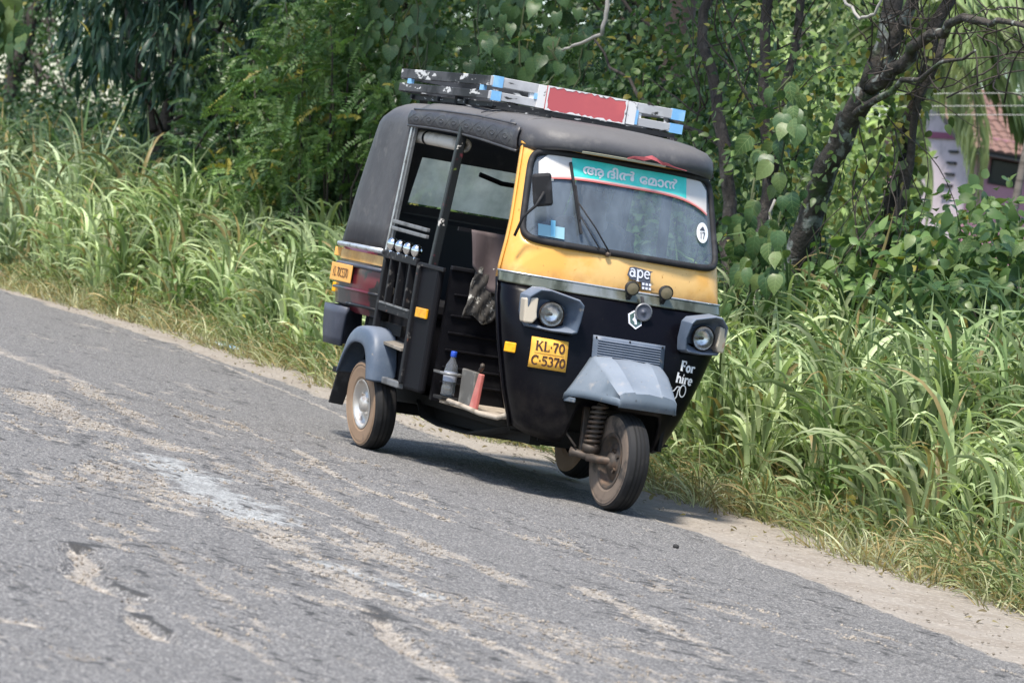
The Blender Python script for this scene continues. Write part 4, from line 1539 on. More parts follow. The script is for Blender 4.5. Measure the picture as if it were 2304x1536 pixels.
MB().tube([hd + Vector((.075, -.028, -.060)), hd + Vector((.089, 0, -.058)), hd + Vector((.075, .028, -.060))], .006, 6).build("mouth", pmat("lips", (.10, .04, .035), .5), PER, True)
# ================================================================== ground and road
def edge_asphalt(x):
    return np.interp(x, [-60, -40, -25, -15.3, -11.5, -8, -6.2, -4.4, -2.4, .24, 2, 3.4, 4.5, 9, 20], [-.6, .2, .65, .84, .94, .76, .70, .66, .46, .24, .0, -.19, -.32, -.9, -2.6])


def edge_grass(x):
    return np.interp(x, [-60, -40, -25, -16.2, -14.4, -12.7, -10.7, -7.9, -3.7, -2.5, -1, .7, 2.3, 4.5, 9, 20], [-.1, .6, 1.0, 1.15, 1.40, 1.66, 1.62, 1.36, 1.26, 1.34, 1.27, 1.15, .97, .70, .1, -1.6])


def bank_z(x, y):
    """height of the verge and bank"""
    d = y - edge_grass(x)
    return -0.012 + .30 * sstep(d, 0.0, 1.9) + .25 * sstep(d, 2.0, 5.0) + .05 * (fbm(x * .8, y * .8, 5, 3) - .5) * sstep(d, .1, .8)


def attr_mat_road():
    m = bpy.data.materials.new("worn_asphalt")
    m.use_nodes = True
    h = NT(m)
    b = m.node_tree.nodes["Principled BSDF"]
    b.inputs["Roughness"].default_value = 0.82
    b.inputs["Specular IOR Level"].default_value = 0.35
    at = h.n("ShaderNodeAttribute", attribute_name="wear")
    sp = h.n("ShaderNodeSeparateColor")
    h.l(at.outputs["Color"], sp.inputs[0])
    tc = h.n("ShaderNodeTexCoord")
    o = tc.outputs["Object"]
    vo = h.n("ShaderNodeTexVoronoi", feature='F1')
    vo.inputs["Scale"].default_value = 85
    h.l(o, vo.inputs["Vector"])
    st = h.n("ShaderNodeSeparateColor")
    h.l(vo.outputs["Color"], st.inputs[0])
    # aggregate: stones of different greys in a dark binder
    c = mixc(h, st.outputs[0], (0.112, 0.109, 0.104), (0.34, 0.328, 0.312))
    c = mixc(h, smooth_mask(h, vo.outputs["Distance"], .36, .62), c, (0.105, 0.103, 0.103))
    n1 = noise(h, o, 7.0, 5.0, .65, (.45, 1, 1))
    c = mixc(h, smooth_mask(h, n1, .52, .78), c, (0.148, 0.145, 0.142))
    n3 = noise(h, o, 190.0, 2.0, .6)
    c = mixc(h, smooth_mask(h, n3, .58, .68), c, (0.46, 0.45, 0.43))
    c = mixc(h, smooth_mask(h, noise(h, o, 120.0, 3.0, .6, None, 2.0), .56, .68), c, (0.075, 0.073, 0.07))
    # sand caught in the worn parts
    n2 = noise(h, o, 17.0, 8.0, .78)
    ad = h.n("ShaderNodeMath", operation='ADD')
    h.l(sp.outputs[0], ad.inputs[0])
    h.l(n2, ad.inputs[1])
    sand = mixc(h, st.outputs[1], (0.215, 0.195, 0.168), (0.47, 0.425, 0.365))
    sand = mixc(h, smooth_mask(h, n3, .50, .66), sand, (0.14, 0.13, 0.12))
    c = mixc(h, smooth_mask(h, ad.outputs[0], .92, 1.06), c, sand)
    ad2 = h.n("ShaderNodeMath", operation='ADD')
    h.l(sp.outputs[1], ad2.inputs[0])
    h.l(n2, ad2.inputs[1])
    white = mixc(h, st.outputs[2], (0.22, 0.225, 0.22), (0.42, 0.43, 0.425))
    c = mixc(h, smooth_mask(h, ad2.outputs[0], .90, 1.12), c, white)
    ad3 = h.n("ShaderNodeMath", operation='ADD')
    h.l(sp.outputs[2], ad3.inputs[0])
    h.l(n2, ad3.inputs[1])
    c = mixc(h, smooth_mask(h, ad3.outputs[0], .88, 1.12), c, (0.055, 0.054, 0.053))
    h.l(c, b.inputs["Base Color"])
    bn = h.n("ShaderNodeBump")
    bn.inputs["Strength"].default_value = 0.55
    bn.inputs["Distance"].default_value = 0.006
    h.l(vo.outputs["Distance"], bn.inputs["Height"])
    bn2 = h.n("ShaderNodeBump")
    bn2.inputs["Strength"].default_value = 1.0
    bn2.inputs["Distance"].default_value = 0.025
    h.l(noise(h, o, 28.0, 4.0, .7), bn2.inputs["Height"])
    h.l(bn.outputs[0], bn2.inputs["Normal"])
    h.l(bn2.outputs[0], b.inputs["Normal"])
    return m


def seg_dist(X, Y, pts):
    """distance to a polyline and the width factor along it"""
    D = np.full(X.shape, 1e9)
    for (x0, y0), (x1, y1) in zip(pts[:-1], pts[1:]):
        dx, dy = x1 - x0, y1 - y0
        t = np.clip(((X - x0) * dx + (Y - y0) * dy) / (dx * dx + dy * dy + 1e-9), 0, 1)
        D = np.minimum(D, np.hypot(X - x0 - t * dx, (Y - y0 - t * dy)))
    return D


# wear marks lying along the wheel tracks: kind, half width, strength, polyline (x, y on the road)
MARKS = [
    ('pot', .075, 1.0, [(4.55, -4.10), (5.05, -4.22), (5.45, -4.33), (5.72, -4.27)]),
    ('pot', .045, .9, [(6.22, -4.40), (6.60, -4.45)]),
    ('sand', .03, .7, [(5.75, -4.28), (6.2, -4.40)]),
    ('white', .30, .64, [(.45, -2.62), (1.2, -2.66), (2.1, -2.75), (2.65, -2.82)]),
    ('white', .12, .58, [(4.0, -3.04), (4.35, -3.0), (4.65, -2.86)]),
    ('sand', .10, .62, [(2.75, -2.90), (3.4, -2.96), (3.9, -3.02), (4.5, -3.12), (5.0, -3.2)]),
    ('pot', .06, .8, [(5.5, -3.38), (5.8, -3.44), (6.2, -3.53)]),
    ('sand', .08, .62, [(5.8, -3.44), (6.3, -3.55), (6.8, -3.57)]),
    ('sand', .075, .60, [(-.4, -1.80), (.5, -1.93), (1.5, -2.06), (2.3, -2.11), (3.1, -2.17), (3.95, -2.22)]),
    ('sand', .07, .66, [(3.8, -1.88), (4.45, -1.94), (5.1, -2.02), (5.8, -2.12), (6.6, -2.2)]),
    ('sand', .14, .55, [(-6.4, -1.60), (-5.3, -1.62), (-4.2, -1.66), (-2.8, -1.82), (-1.4, -2.04)]),
    ('sand', .20, .60, [(-2.6, -2.36), (-1.3, -2.5), (-.8, -2.45), (-.2, -2.25)]),
    ('sand', .10, .58, [(-.1, -2.60), (.5, -2.78), (.9, -2.55)]),
    ('line', .022, .75, [(-9.5, .74), (-8.4, .62), (-5.5, .30), (-3.9, .07), (-3.0, -.25)]),
    ('line', .028, .80, [(-1.2, -1.30), (-.7, -1.37), (.0, -1.52), (.85, -1.60), (1.75, -1.60)]),
    ('sand', .05, .52, [(6.0, -4.18), (6.7, -4.18), (7.3, -4.27)]),
    ('line', .035, .7, [(6.55, -4.95), (6.63, -4.80)]),
    ('sand', .30, .42, [(4.5, -2.95), (4.9, -2.75), (5.3, -2.65), (6.0, -2.73), (6.8, -2.85)]),
    ('dark', .035, .55, [(5.2, -3.28), (5.5, -3.30), (5.75, -3.30)]),
    ('sand', .06, .48, [(-4.5, -1.3), (-3.0, -1.35), (-1.9, -1.42)]),
    ('sand', .05, .50, [(3.6, -3.7), (4.4, -3.75), (5.2, -3.85), (5.7, -3.9)]),
    ('sand', .06, .45, [(1.2, -3.6), (2.0, -3.75), (2.8, -3.8)]),
]

xs = np.concatenate([np.linspace(-60, -14, 160), np.linspace(-13.95, -3.03, 260), np.linspace(-3, 8.6, 430), np.linspace(8.7, 17, 90)])
yfix = np.concatenate([np.linspace(-15, -6.6, 24), np.linspace(-6.4, -1.2, 240)])
nf = 70
X = np.repeat(xs[:, None], len(yfix) + nf, 1)
Yv = np.empty_like(X)
Yv[:, :len(yfix)] = yfix[None]
f = (np.arange(1, nf + 1) / nf)[None]
ea = edge_asphalt(xs)[:, None] + .16 * (fbm(xs * 1.3, xs * 0 + 3, 11, 4)[:, None] - .5) + .10 * (fbm(xs * 9, xs * 0 + 9, 12, 3)[:, None] - .5)
Yv[:, len(yfix):] = -1.2 + (ea + 1.2) * f
hole_ = np.zeros_like(X)
sand_, white_, dark_ = (np.zeros_like(X) for _ in range(3))
rag = .9 * (fbm(X * 2.6, Yv * 9.0, 21, 5) - .5) + .8 * (fbm(X * 10, Yv * 26, 22, 4) - .5)
rim_ = np.zeros_like(X)
for kind, w, s, pts in MARKS:
    D = seg_dist(X, Yv, pts)
    if kind == 'pot':
        u = 1 - D / (w * 1.25) + rag * .9
        hole_ = np.maximum(hole_, sstep(u, .05, .40) * s)
        sand_ = np.maximum(sand_, sstep(u, .22, .55) * .78)
        u2 = 1 - seg_dist(X, Yv, [(a_ - .10, b_ + .040) for a_, b_ in pts]) / (w * 1.1) + rag * .9
        rim_ = np.maximum(rim_, sstep(u2, .05, .4) * (1 - sstep(u, .10, .30)))
    elif kind in ('sand', 'line'):
        ww_ = w * 1.5 if kind == 'sand' else w * 1.9
        u = 1 - D / ww_ + rag * 1.1
        q = np.where(D < ww_ * 2.6, sstep(u, -.35, .95), 0)
        sand_ = np.maximum(sand_, q * (.25 + s * .54))
        hole_ = np.maximum(hole_, q * s * .20)
        rim_ = np.maximum(rim_, np.where(D < ww_ * 2.6, sstep(u, -.45, -.2) * (1 - sstep(u, -.1, .1)), 0) * .62)
    elif kind == 'white':
        u = 1 - D / (w * 1.25) + rag * 1.3
        white_ = np.maximum(white_, np.where(D < w * 2.4, sstep(u, -.2, 1.0), 0) * (.25 + s * .55))
    else:
        u = 1 - D / (w * 1.3) + rag * 1.6
        dark_ = np.maximum(dark_, np.where(D < w * 2.4, sstep(u, .05, .6), 0) * s)
# the top course broken away in ragged patches along the wheel tracks
trk = np.exp(-((Yv + 2.65 + .06 * X) / .60) ** 2)
big = fbm(X * .75 + .2 * Yv, Yv * 3.0, 31, 4)
fin = fbm(X * 5.5, Yv * 17, 32, 5)
val = (big - .5) * 2.0 + (fin - .5) * 2.4 + .50 * trk - .385
brk = sstep(val, .0, .16)
sand_ = np.maximum(sand_, brk * (.29 + .34 * fbm(X * 3, Yv * 9, 33, 4) + .10 * trk))
dark_ = np.maximum(dark_, (sstep(val, -.16, -.03) * (1 - sstep(val, -.01, .06))) * .70)
dark_ = np.maximum(dark_, sstep(fbm(X * 2.4 + 5, Yv * 11, 37, 5), .54, .66) * .42)
crk = np.abs(fbm(X * 1.1 + .3 * Yv, Yv * 4.6, 38, 5) - .5)
dark_ = np.maximum(dark_, (1 - sstep(crk, .002, .012)) * .55 * sstep(fbm(X * .6, Yv * 1.5, 39, 2), .45, .6))
hole_ = np.maximum(hole_, brk * .22)
edge_d = ea - Yv
sand_ = np.maximum(sand_, (1 - sstep(edge_d + .10 * (fbm(X * 4, Yv * 9, 41, 3) - .5), .0, .16)) * .75)
sand_ = np.maximum(sand_, (1 - sstep(edge_d, .0, .9)) * .36)
dark_ = np.maximum(dark_, rim_ * .70)
sand_ = sand_ * (1 - rim_ * .6)
Zr = .008 * (fbm(X * 2.2, Yv * 5, 51, 4) - .5) + .010 * (fbm(X * 9, Yv * 18, 52, 4) - .5) - .018 * sstep(hole_, .15, .7) - .010 * sstep(sand_, .35, .75)
Zr[:, -1] -= .02
V = np.stack([X, Yv, Zr], -1).reshape(-1, 3)
nr, nc = X.shape
ii = (np.arange(nr - 1)[:, None] * nc + np.arange(nc - 1)[None]).ravel()
T = np.concatenate([np.stack([ii, ii + nc, ii + nc + 1], 1), np.stack([ii, ii + nc + 1, ii + 1], 1)])
wear = np.stack([sand_.ravel(), white_.ravel(), dark_.ravel()], 1)
road = npmesh("road", V, T, attr_mat_road(), {"wear": wear})
tag(road, "worn grey asphalt road with sandy potholes and pale streaks", "road", kind="structure")

# sandy shoulder, earth bank and wide ground in one terrain sheet each
m_sand = pmat("sandy_shoulder", (0.265, 0.237, 0.204), 0.9,
              layers=(((0.225, 0.195, 0.162), 3.5, .42, .64), ((0.36, 0.325, 0.28), 42, .5, .68), ((0.24, 0.205, 0.165), 55, .62, .74)), bump=(42, .7, .014))
xs2 = np.linspace(-60, 17, 700)
yv = np.linspace(0, 1, 26)
X2 = np.repeat(xs2[:, None], 26, 1)
e0, e1 = edge_asphalt(xs2)[:, None] - .35, edge_grass(xs2)[:, None] + .55
Y2 = e0 + (e1 - e0) * yv[None]
Z2 = -.016 + .018 * (fbm(X2 * 2.5, Y2 * 5, 61, 4) - .5) + .010 * (fbm(X2 * 12, Y2 * 14, 62, 2) - .5)
dd = Y2 - edge_grass(X2)
Z2 = Z2 + np.where(dd > 0, bank_z(X2, Y2) + .012, 0)
Z2[:, :4] = -.04
ii = (np.arange(len(xs2) - 1)[:, None] * 26 + np.arange(25)[None]).ravel()
T2 = np.concatenate([np.stack([ii, ii + 26, ii + 27], 1), np.stack([ii, ii + 27, ii + 1], 1)])
sh = npmesh("shoulder", np.stack([X2, Y2, Z2], -1).reshape(-1, 3), T2, m_sand)
tag(sh, "pale sandy shoulder between asphalt and grass", "shoulder", kind="structure")

m_earth = pmat("bank_earth", (0.055, 0.055, 0.028), 0.95, layers=(((0.035, 0.045, 0.018), 5, .4, .65), ((0.10, 0.085, 0.05), 14, .6, .75)), bump=(18, .6, .05))
gx = np.concatenate([np.linspace(-400, -62, 20), np.linspace(-60, 20, 200), np.linspace(24, 400, 20)])
gy = np.concatenate([np.linspace(-300, -16, 14), np.linspace(-15, 0, 12), np.linspace(.4, 9, 44), np.linspace(10, 500, 40)])
GX, GY = np.meshgrid(gx, gy, indexing='ij')
GZ = np.where(GY > edge_grass(GX), bank_z(GX, GY) - .012, -.06)
ii = (np.arange(len(gx) - 1)[:, None] * len(gy) + np.arange(len(gy) - 1)[None]).ravel()
n_ = len(gy)
T3 = np.concatenate([np.stack([ii, ii + n_, ii + n_ + 1], 1), np.stack([ii, ii + n_ + 1, ii + 1], 1)])
gr = npmesh("ground", np.stack([GX, GY, GZ], -1).reshape(-1, 3), T3, m_earth)
tag(gr, "dark earth bank and ground under the plants", "ground", kind="structure")

# pebbles on the shoulder
rs = np.random.default_rng(12)
oct_v = np.array([(1, 0, 0), (-1, 0, 0), (0, 1, 0), (0, -1, 0), (0, 0, 1), (0, 0, -1)], float)
oct_t = np.array([(0, 2, 4), (2, 1, 4), (1, 3, 4), (3, 0, 4), (2, 0, 5), (1, 2, 5), (3, 1, 5), (0, 3, 5)])


def pebbles(n, xf_, yf_, smin, smax, mat, name, label):
    px_ = xf_(n)
    py_ = yf_(px_, n)
    s = smin * (smax / smin) ** (rs.random(n) ** 2.2)
    R = rs.random((n, 6, 3)) * .5 + .7
    Vv = oct_v[None] * R * s[:, None, None] * np.array([1, 1, .6])
    a = rs.random(n) * 6.28
    ca, sa = np.cos(a)[:, None], np.sin(a)[:, None]
    Vx = Vv[..., 0] * ca - Vv[..., 1] * sa
    Vy = Vv[..., 0] * sa + Vv[..., 1] * ca
    P = np.stack([Vx + px_[:, None], Vy + py_[:, None], Vv[..., 2] + (s * .25)[:, None] - .008], -1).reshape(-1, 3)
    Tt = (oct_t[None] + (np.arange(n) * 6)[:, None, None]).reshape(-1, 3)
    o = npmesh(name, P, Tt, mat, smooth=False)
    tag(o, label, "gravel", kind="stuff")
    return o


m_pebble = pmat("pebble", (0.20, 0.172, 0.14), 0.85, layers=(((0.33, 0.29, 0.24), 3, .45, .6), ((0.09, 0.08, 0.07), 2.3, .60, .66)))
pebbles(1100, lambda n: rs.uniform(-14, 5, n), lambda x, n: edge_asphalt(x) + (edge_grass(x) - edge_asphalt(x)) * rs.uniform(-.12, 1.05, n), .003, .011, m_pebble, "gravel", "small loose stones scattered over the sandy shoulder")
pebbles(2600, lambda n: rs.uniform(-6, 8, n), lambda x, n: rs.uniform(-4.6, .1, n), .003, .009, m_pebble, "road_gravel", "fine grit lying on the asphalt")

# loose stones lying where the top course has broken away
fl_ = np.flatnonzero(((sand_ > .44) & (X > -4) & (X < 8) & (Yv > -5) & (Yv < -.6)).ravel())
pk_ = rs.choice(fl_, 9000)
_gx, _gy, _gz = X.ravel()[pk_], Yv.ravel()[pk_], Zr.ravel()[pk_]
n = len(pk_)
s = .0035 * (3.2 ** (rs.random(n) ** 1.6))
Rn = rs.random((n, 6, 3)) * .5 + .7
P = oct_v[None] * Rn * s[:, None, None] * np.array([1, 1, .7]) + np.stack([_gx + rs.normal(size=n) * .02, _gy + rs.normal(size=n) * .015, _gz + s * .2], -1)[:, None]
go_ = npmesh("loose_gravel", P.reshape(-1, 3), (oct_t[None] + (np.arange(n) * 6)[:, None, None]).reshape(-1, 3), m_pebble, smooth=False)
tag(go_, "small loose stones lying in the worn sandy patches of the asphalt", "gravel", kind="stuff")

# ================================================================== plants
def leaf_mat(name, tint_src, base=(.05, .12, .03), rough=.45, trans=.28, var=None, spec=.4):
    m = bpy.data.materials.new(name)
    m.use_nodes = True
    h = NT(m)
    nt = m.node_tree
    b = nt.nodes["Principled BSDF"]
    out = nt.nodes["Material Output"]
    b.inputs["Roughness"].default_value = rough
    b.inputs["Specular IOR Level"].default_value = spec
    if tint_src == 'attr':
        a = h.n("ShaderNodeAttribute", attribute_name="tint")
        c = a.outputs["Color"]
    else:
        oi = h.n("ShaderNodeObjectInfo")
        c = mixc(h, oi.outputs["Random"], base, var or base)
        tv_ = h.n("ShaderNodeTexCoord")
        sx = h.n("ShaderNodeSeparateXYZ")
        h.l(tv_.outputs["Object"], sx.inputs[0])
        ab = h.n("ShaderNodeMath", operation='ABSOLUTE')
        h.l(sx.outputs[1], ab.inputs[0])
        fx = h.n("ShaderNodeMath", operation='MULTIPLY_ADD')
        fx.inputs[1].default_value = -.75
        h.l(ab.outputs[0], fx.inputs[0])
        h.l(sx.outputs[0], fx.inputs[2])
        f5 = h.n("ShaderNodeMath", operation='MULTIPLY')
        f5.inputs[1].default_value = 5.5
        h.l(fx.outputs[0], f5.inputs[0])
        fr = h.n("ShaderNodeMath", operation='PINGPONG')
        fr.inputs[1].default_value = .5
        h.l(f5.outputs[0], fr.inputs[0])
        mn = h.n("ShaderNodeMath", operation='MINIMUM')
        m4 = h.n("ShaderNodeMath", operation='MULTIPLY')
        m4.inputs[1].default_value = 5.0
        h.l(ab.outputs[0], m4.inputs[0])
        h.l(fr.outputs[0], mn.inputs[0])
        h.l(m4.outputs[0], mn.inputs[1])
        vn = smooth_mask(h, mn.outputs[0], .09, .0)
        c = mixc(h, vn, c, tuple(min(1, q * 1.15 + .01) for q in (var or base)))
        nb = noise(h, tv_.outputs["Object"], 3.0, 3)
        c = mixc(h, smooth_mask(h, nb, .58, .72), c, (.12, .13, .04))
    tc = h.n("ShaderNodeTexCoord")
    c2 = mixc(h, smooth_mask(h, noise(h, tc.outputs["Object"], 9, 3), .64, .80), c, (.11, .12, .035)) if tint_src == 'attr' else c
    h.l(c2, b.inputs["Base Color"])
    tl = h.n("ShaderNodeBsdfTranslucent")
    br = h.n("ShaderNodeMix", data_type='RGBA', blend_type='MULTIPLY')
    br.inputs[0].default_value = 1.0
    br.inputs[7].default_value = (1.25, 1.35, .75, 1)
    h.l(c2, br.inputs[6])
    h.l(br.outputs[2], tl.inputs[0])
    mx = h.n("ShaderNodeMixShader")
    mx.inputs[0].default_value = trans
    h.l(b.outputs[0], mx.inputs[1])
    h.l(tl.outputs[0], mx.inputs[2])
    h.l(mx.outputs[0], out.inputs[0])
    return m


ml_attr = leaf_mat("foliage", 'attr')
ml_glossy = leaf_mat("waxy_foliage", 'attr', rough=.42, trans=.12, spec=.3)
ml_grass = leaf_mat("grass_blade", 'attr', rough=.48, trans=.30, spec=.35)
ml_heart = leaf_mat("heart_leaf", 'rand', (.026, .066, .026), .42, .22, (.075, .140, .050))
ml_lance = leaf_mat("lance_leaf", 'rand', (.018, .042, .030), .42, .12, (.042, .080, .050), .3)
ml_light = leaf_mat("light_leaf", 'rand', (.070, .130, .040), .42, .28, (.17, .23, .085))
ml_yellow = leaf_mat("yellow_leaf", 'rand', (.13, .17, .045), .5, .3, (.24, .24, .07))
m_bark = pmat("bark", (0.050, 0.042, 0.036), 0.9, layers=(((0.11, 0.095, 0.082), 12, .5, .68, (1, 1, .3)), ((0.02, 0.017, 0.015), 9, .52, .7, (1, 1, .25))), bump=(24, .8, .03))
m_lichen = pmat("lichened_bark", (0.060, 0.052, 0.044), 0.9, layers=(((0.24, 0.26, 0.235), 9, .52, .62), ((0.02, 0.018, 0.016), 7, .54, .68, (1, 1, .3)), ((.05, .08, .03), 4, .58, .7)), bump=(24, .8, .03))
m_pinkbark = pmat("pinkish_bark", (0.135, 0.098, 0.082), 0.9, layers=(((0.07, 0.052, 0.045), 9, .48, .68, (1, 1, .3)),), bump=(22, .6, .02))
m_twig = pmat("twig", (0.055, 0.045, 0.038), 0.9)
m_paletwig = pmat("pale_dead_wood", (0.36, 0.34, 0.31), 0.85)
m_vine = pmat("vine_stem", (0.06, 0.075, 0.03), 0.7)


def template(stations, fold=.12, droop=.25, cup=0.0):
    """leaf along +x: stations (t, half width[, extra x for the margin])"""
    V, T = [], []
    prev = None
    for s in stations:
        t, w = s[0], s[1]
        ex = s[2] if len(s) > 2 else 0.0
        z = -droop * t * t
        if w < 1e-6:
            V.append((t, 0, z))
            cur = (len(V) - 1,)
        else:
            V.append((t + ex, -w, z + fold * w))
            V.append((t, 0, z))
            V.append((t + ex, w, z + fold * w))
            k = len(V)
            cur = (k - 3, k - 2, k - 1)
        if prev is not None:
            if len(prev) == 1 and len(cur) == 3:
                T += [(prev[0], cur[1], cur[0]), (prev[0], cur[2], cur[1])]
            elif len(prev) == 3 and len(cur) == 1:
                T += [(prev[0], prev[1], cur[0]), (prev[1], prev[2], cur[0])]
            elif len(prev) == 3:
                T += [(prev[0], prev[1], cur[1]), (prev[0], cur[1], cur[0]), (prev[1], prev[2], cur[2]), (prev[1], cur[2], cur[1])]
            else:
                pass
        prev = cur
    return np.array(V, float), np.array(T, int)


T_SMALL = template([(0, 0), (.42, .26), (1, 0)], .25, .15)
T_TINY = template([(0, 0), (.5, .22), (1, 0)], .1, .05)
T_OVAL = template([(0, 0), (.22, .22), (.58, .26), (1, 0)], .25, .25)
T_LANCE = template([(0, 0), (.2, .075), (.55, .095), (.82, .055), (1, 0)], .3, .42)
T_HEART = template([(0, 0), (.02, .26, -.14), (.18, .44, -.08), (.42, .43), (.68, .25), (.86, .09), (1, 0)], .16, .30)
T_BROAD = template([(0, 0), (.05, .17, -.05), (.20, .31, -.03), (.42, .36), (.66, .26), (.85, .11), (1, 0)], .2, .35)
T_LEAF = template([(0, 0), (.14, .20), (.40, .29), (.70, .19), (1, 0)], .25, .3)


def frames(D, Nn):
    """rotation matrices with columns (leaf axis, side, normal)"""
    D = D / np.linalg.norm(D, axis=1, keepdims=True)
    Nn = Nn - D * (Nn * D).sum(1, keepdims=True)
    l = np.linalg.norm(Nn, axis=1, keepdims=True)
    Nn = np.where(l > 1e-5, Nn / np.maximum(l, 1e-5), np.array([0, 0, 1.0]))
    S = np.cross(Nn, D)
    return np.stack([D, S, Nn], -1)


def scatter(tmpl, P, R, s, tint, wscale=None):
    tv, tt = tmpl
    L = tv[None] * s[:, None, None]
    if wscale is not None:
        L = L * np.stack([np.ones_like(wscale), wscale, np.ones_like(wscale)], -1)[:, None, :]
    V = np.einsum('kij,knj->kni', R, L) + P[:, None, :]
    T = tt[None] + (np.arange(len(P)) * len(tv))[:, None, None]
    C = np.repeat(tint[:, None, :], len(tv), 1)
    return V.reshape(-1, 3), T.reshape(-1, 3), C.reshape(-1, 3)


def join(parts):
    Vs, Ts, Cs, o = [], [], [], 0
    for v, t, c in parts:
        Vs.append(v)
        Ts.append(t + o)
        Cs.append(c)
        o += len(v)
    return np.concatenate(Vs), np.concatenate(Ts), np.concatenate(Cs)


def tints(rg, n, a, b, yellow=.03):
    a, b = np.array(a) * np.array((1.06, 1.22, 1.12)), np.array(b) * np.array((1.06, 1.22, 1.12))
    f = rg.random((n, 1))
    c = np.array(a) * (1 - f) + np.array(b) * f
    c = c * rg.uniform(.8, 1.25, (n, 1))
    yl = rg.random(n) < yellow
    c[yl] = np.array([.26, .24, .05]) * rg.uniform(.7, 1.2, (yl.sum(), 1))
    return c


def unit(rg, n):
    v = rg.normal(size=(n, 3))
    return v / np.linalg.norm(v, axis=1, keepdims=True)


def clusters(rg, c, r, n, shell=.55):
    """cluster centres inside an ellipsoid, denser near its skin"""
    u = unit(rg, n)
    rad = shell + (1 - shell) * rg.random((n, 1)) ** .6
    rad = np.where(rg.random((n, 1)) < .3, rg.random((n, 1)), rad)
    return np.array(c) + u * rad * np.array(r)


def foliage(rg, cen, per, spread, tmpl, size, a, b, droop=.3, yellow=.03, up=.6, wsc=None):
    """leaves around twig ends: points, frames and colours"""
    k = len(cen)
    base = np.repeat(cen, per, 0)
    n = len(base)
    off = unit(rg, n) * (rg.random((n, 1)) ** .5) * spread
    P = base + off * np.array([1, 1, .8])
    D = off / (np.linalg.norm(off, axis=1, keepdims=True) + 1e-6) + rg.normal(size=(n, 3)) * .45
    D[:, 2] -= droop
    N = rg.normal(size=(n, 3)) * .55
    N[:, 2] += up
    R = frames(D, N)
    s = size * rg.uniform(.65, 1.3, n)
    tn = tints(rg, k, a, b, 0)
    t = np.repeat(tn, per, 0) * rg.uniform(.75, 1.3, (n, 1))
    yl = rg.random(n) < yellow
    t[yl] = np.array([.26, .24, .05]) * rg.uniform(.7, 1.2, (yl.sum(), 1))
    return scatter(tmpl, P, R, s, t)


def limb(mb, a, b, r0, r1, wob=.08, n=7, seg=6, rg=RNG):
    a, b = np.array(a, float), np.array(b, float)
    L = np.linalg.norm(b - a)
    pts = []
    b1, b2, b3 = rg.normal(size=(3, 3))
    for i in range(seg + 1):
        f_ = i / seg
        p = a + (b - a) * f_ + wob * L * .45 * (math.sin(math.pi * f_) * b1 + .55 * math.sin(2 * math.pi * f_) * b2 + .2 * math.sin(4 * math.pi * f_) * b3)
        pts.append(p)
    mb.tube(pts, [r0 + (r1 - r0) * (i / seg) for i in range(seg + 1)], n)
    return pts


def tree(name, label, cat, base, top, r0, crown_c, crown_r, ncl, per, spread, tmpl, size, ca, cb, bark, seed, mat=None, group=None, droop=.3, yellow=.03, nl=10, kind_crown="stuff", extra_trunks=(), shell=.55):
    rg = np.random.default_rng(seed)
    t = thing(name, label, cat, tuple(base), group)
    b0 = np.array(base, float)
    mb = MB()
    limb(mb, (0, 0, -.15), np.array(top) - b0, r0, r0 * .55, .06, 9, 7, rg)
    for (ea_, eb_, r_) in extra_trunks:
        limb(mb, np.array(ea_) - b0, np.array(eb_) - b0, r_, r_ * .6, .05, 8, 6, rg)
    mb.build("trunk", bark, t, True)
    cen = clusters(rg, np.array(crown_c), np.array(crown_r), ncl, shell)
    mb = MB()
    for c in cen[rg.choice(ncl, min(nl, ncl), False)]:
        f_ = rg.uniform(.45, 1.0)
        st = b0 + (np.array(top) - b0) * f_
        limb(mb, st - b0, c - b0, r0 * .28, r0 * .07, .10, 6, 6, rg)
    mb.build("limbs", bark, t, True)
    v, tr, co = foliage(rg, cen, per, spread, tmpl, size, ca, cb, droop, yellow)
    o = npmesh("crown", v - b0, tr, mat or ml_attr, {"tint": co}, t)
    if kind_crown:
        o["kind"] = kind_crown
    return t


def single_leaves(parent, mesh_list, P, R, s, name="leaf"):
    """one object per leaf, sharing mesh data"""
    po = np.array(parent.location)
    for i in range(len(P)):
        o = bpy.data.objects.new(name, mesh_list[i % len(mesh_list)])
        M4 = np.eye(4)
        M4[:3, :3] = R[i] * s[i]
        M4[:3, 3] = P[i] - po
        o.matrix_world = Matrix(M4.tolist())
        COL.objects.link(o)
        o.parent = parent


def leaf_meshes(tmpl, mat, nvar, name, seed, jag=.06):
    rg = np.random.default_rng(seed)
    out = []
    for i in range(nvar):
        tv, tt = tmpl
        v = tv.copy()
        v[:, 1] *= rg.uniform(.85, 1.15)
        v[:, 2] += rg.normal(size=len(v)) * jag * .3 - v[:, 0] ** 2 * rg.uniform(-.1, .25)
        me = bpy.data.meshes.new(name)
        me.from_pydata(v.tolist(), [], tt.tolist())
        me.materials.append(mat)
        me.polygons.foreach_set("use_smooth", [True] * len(tt))
        me.update()
        out.append(me)
    return out


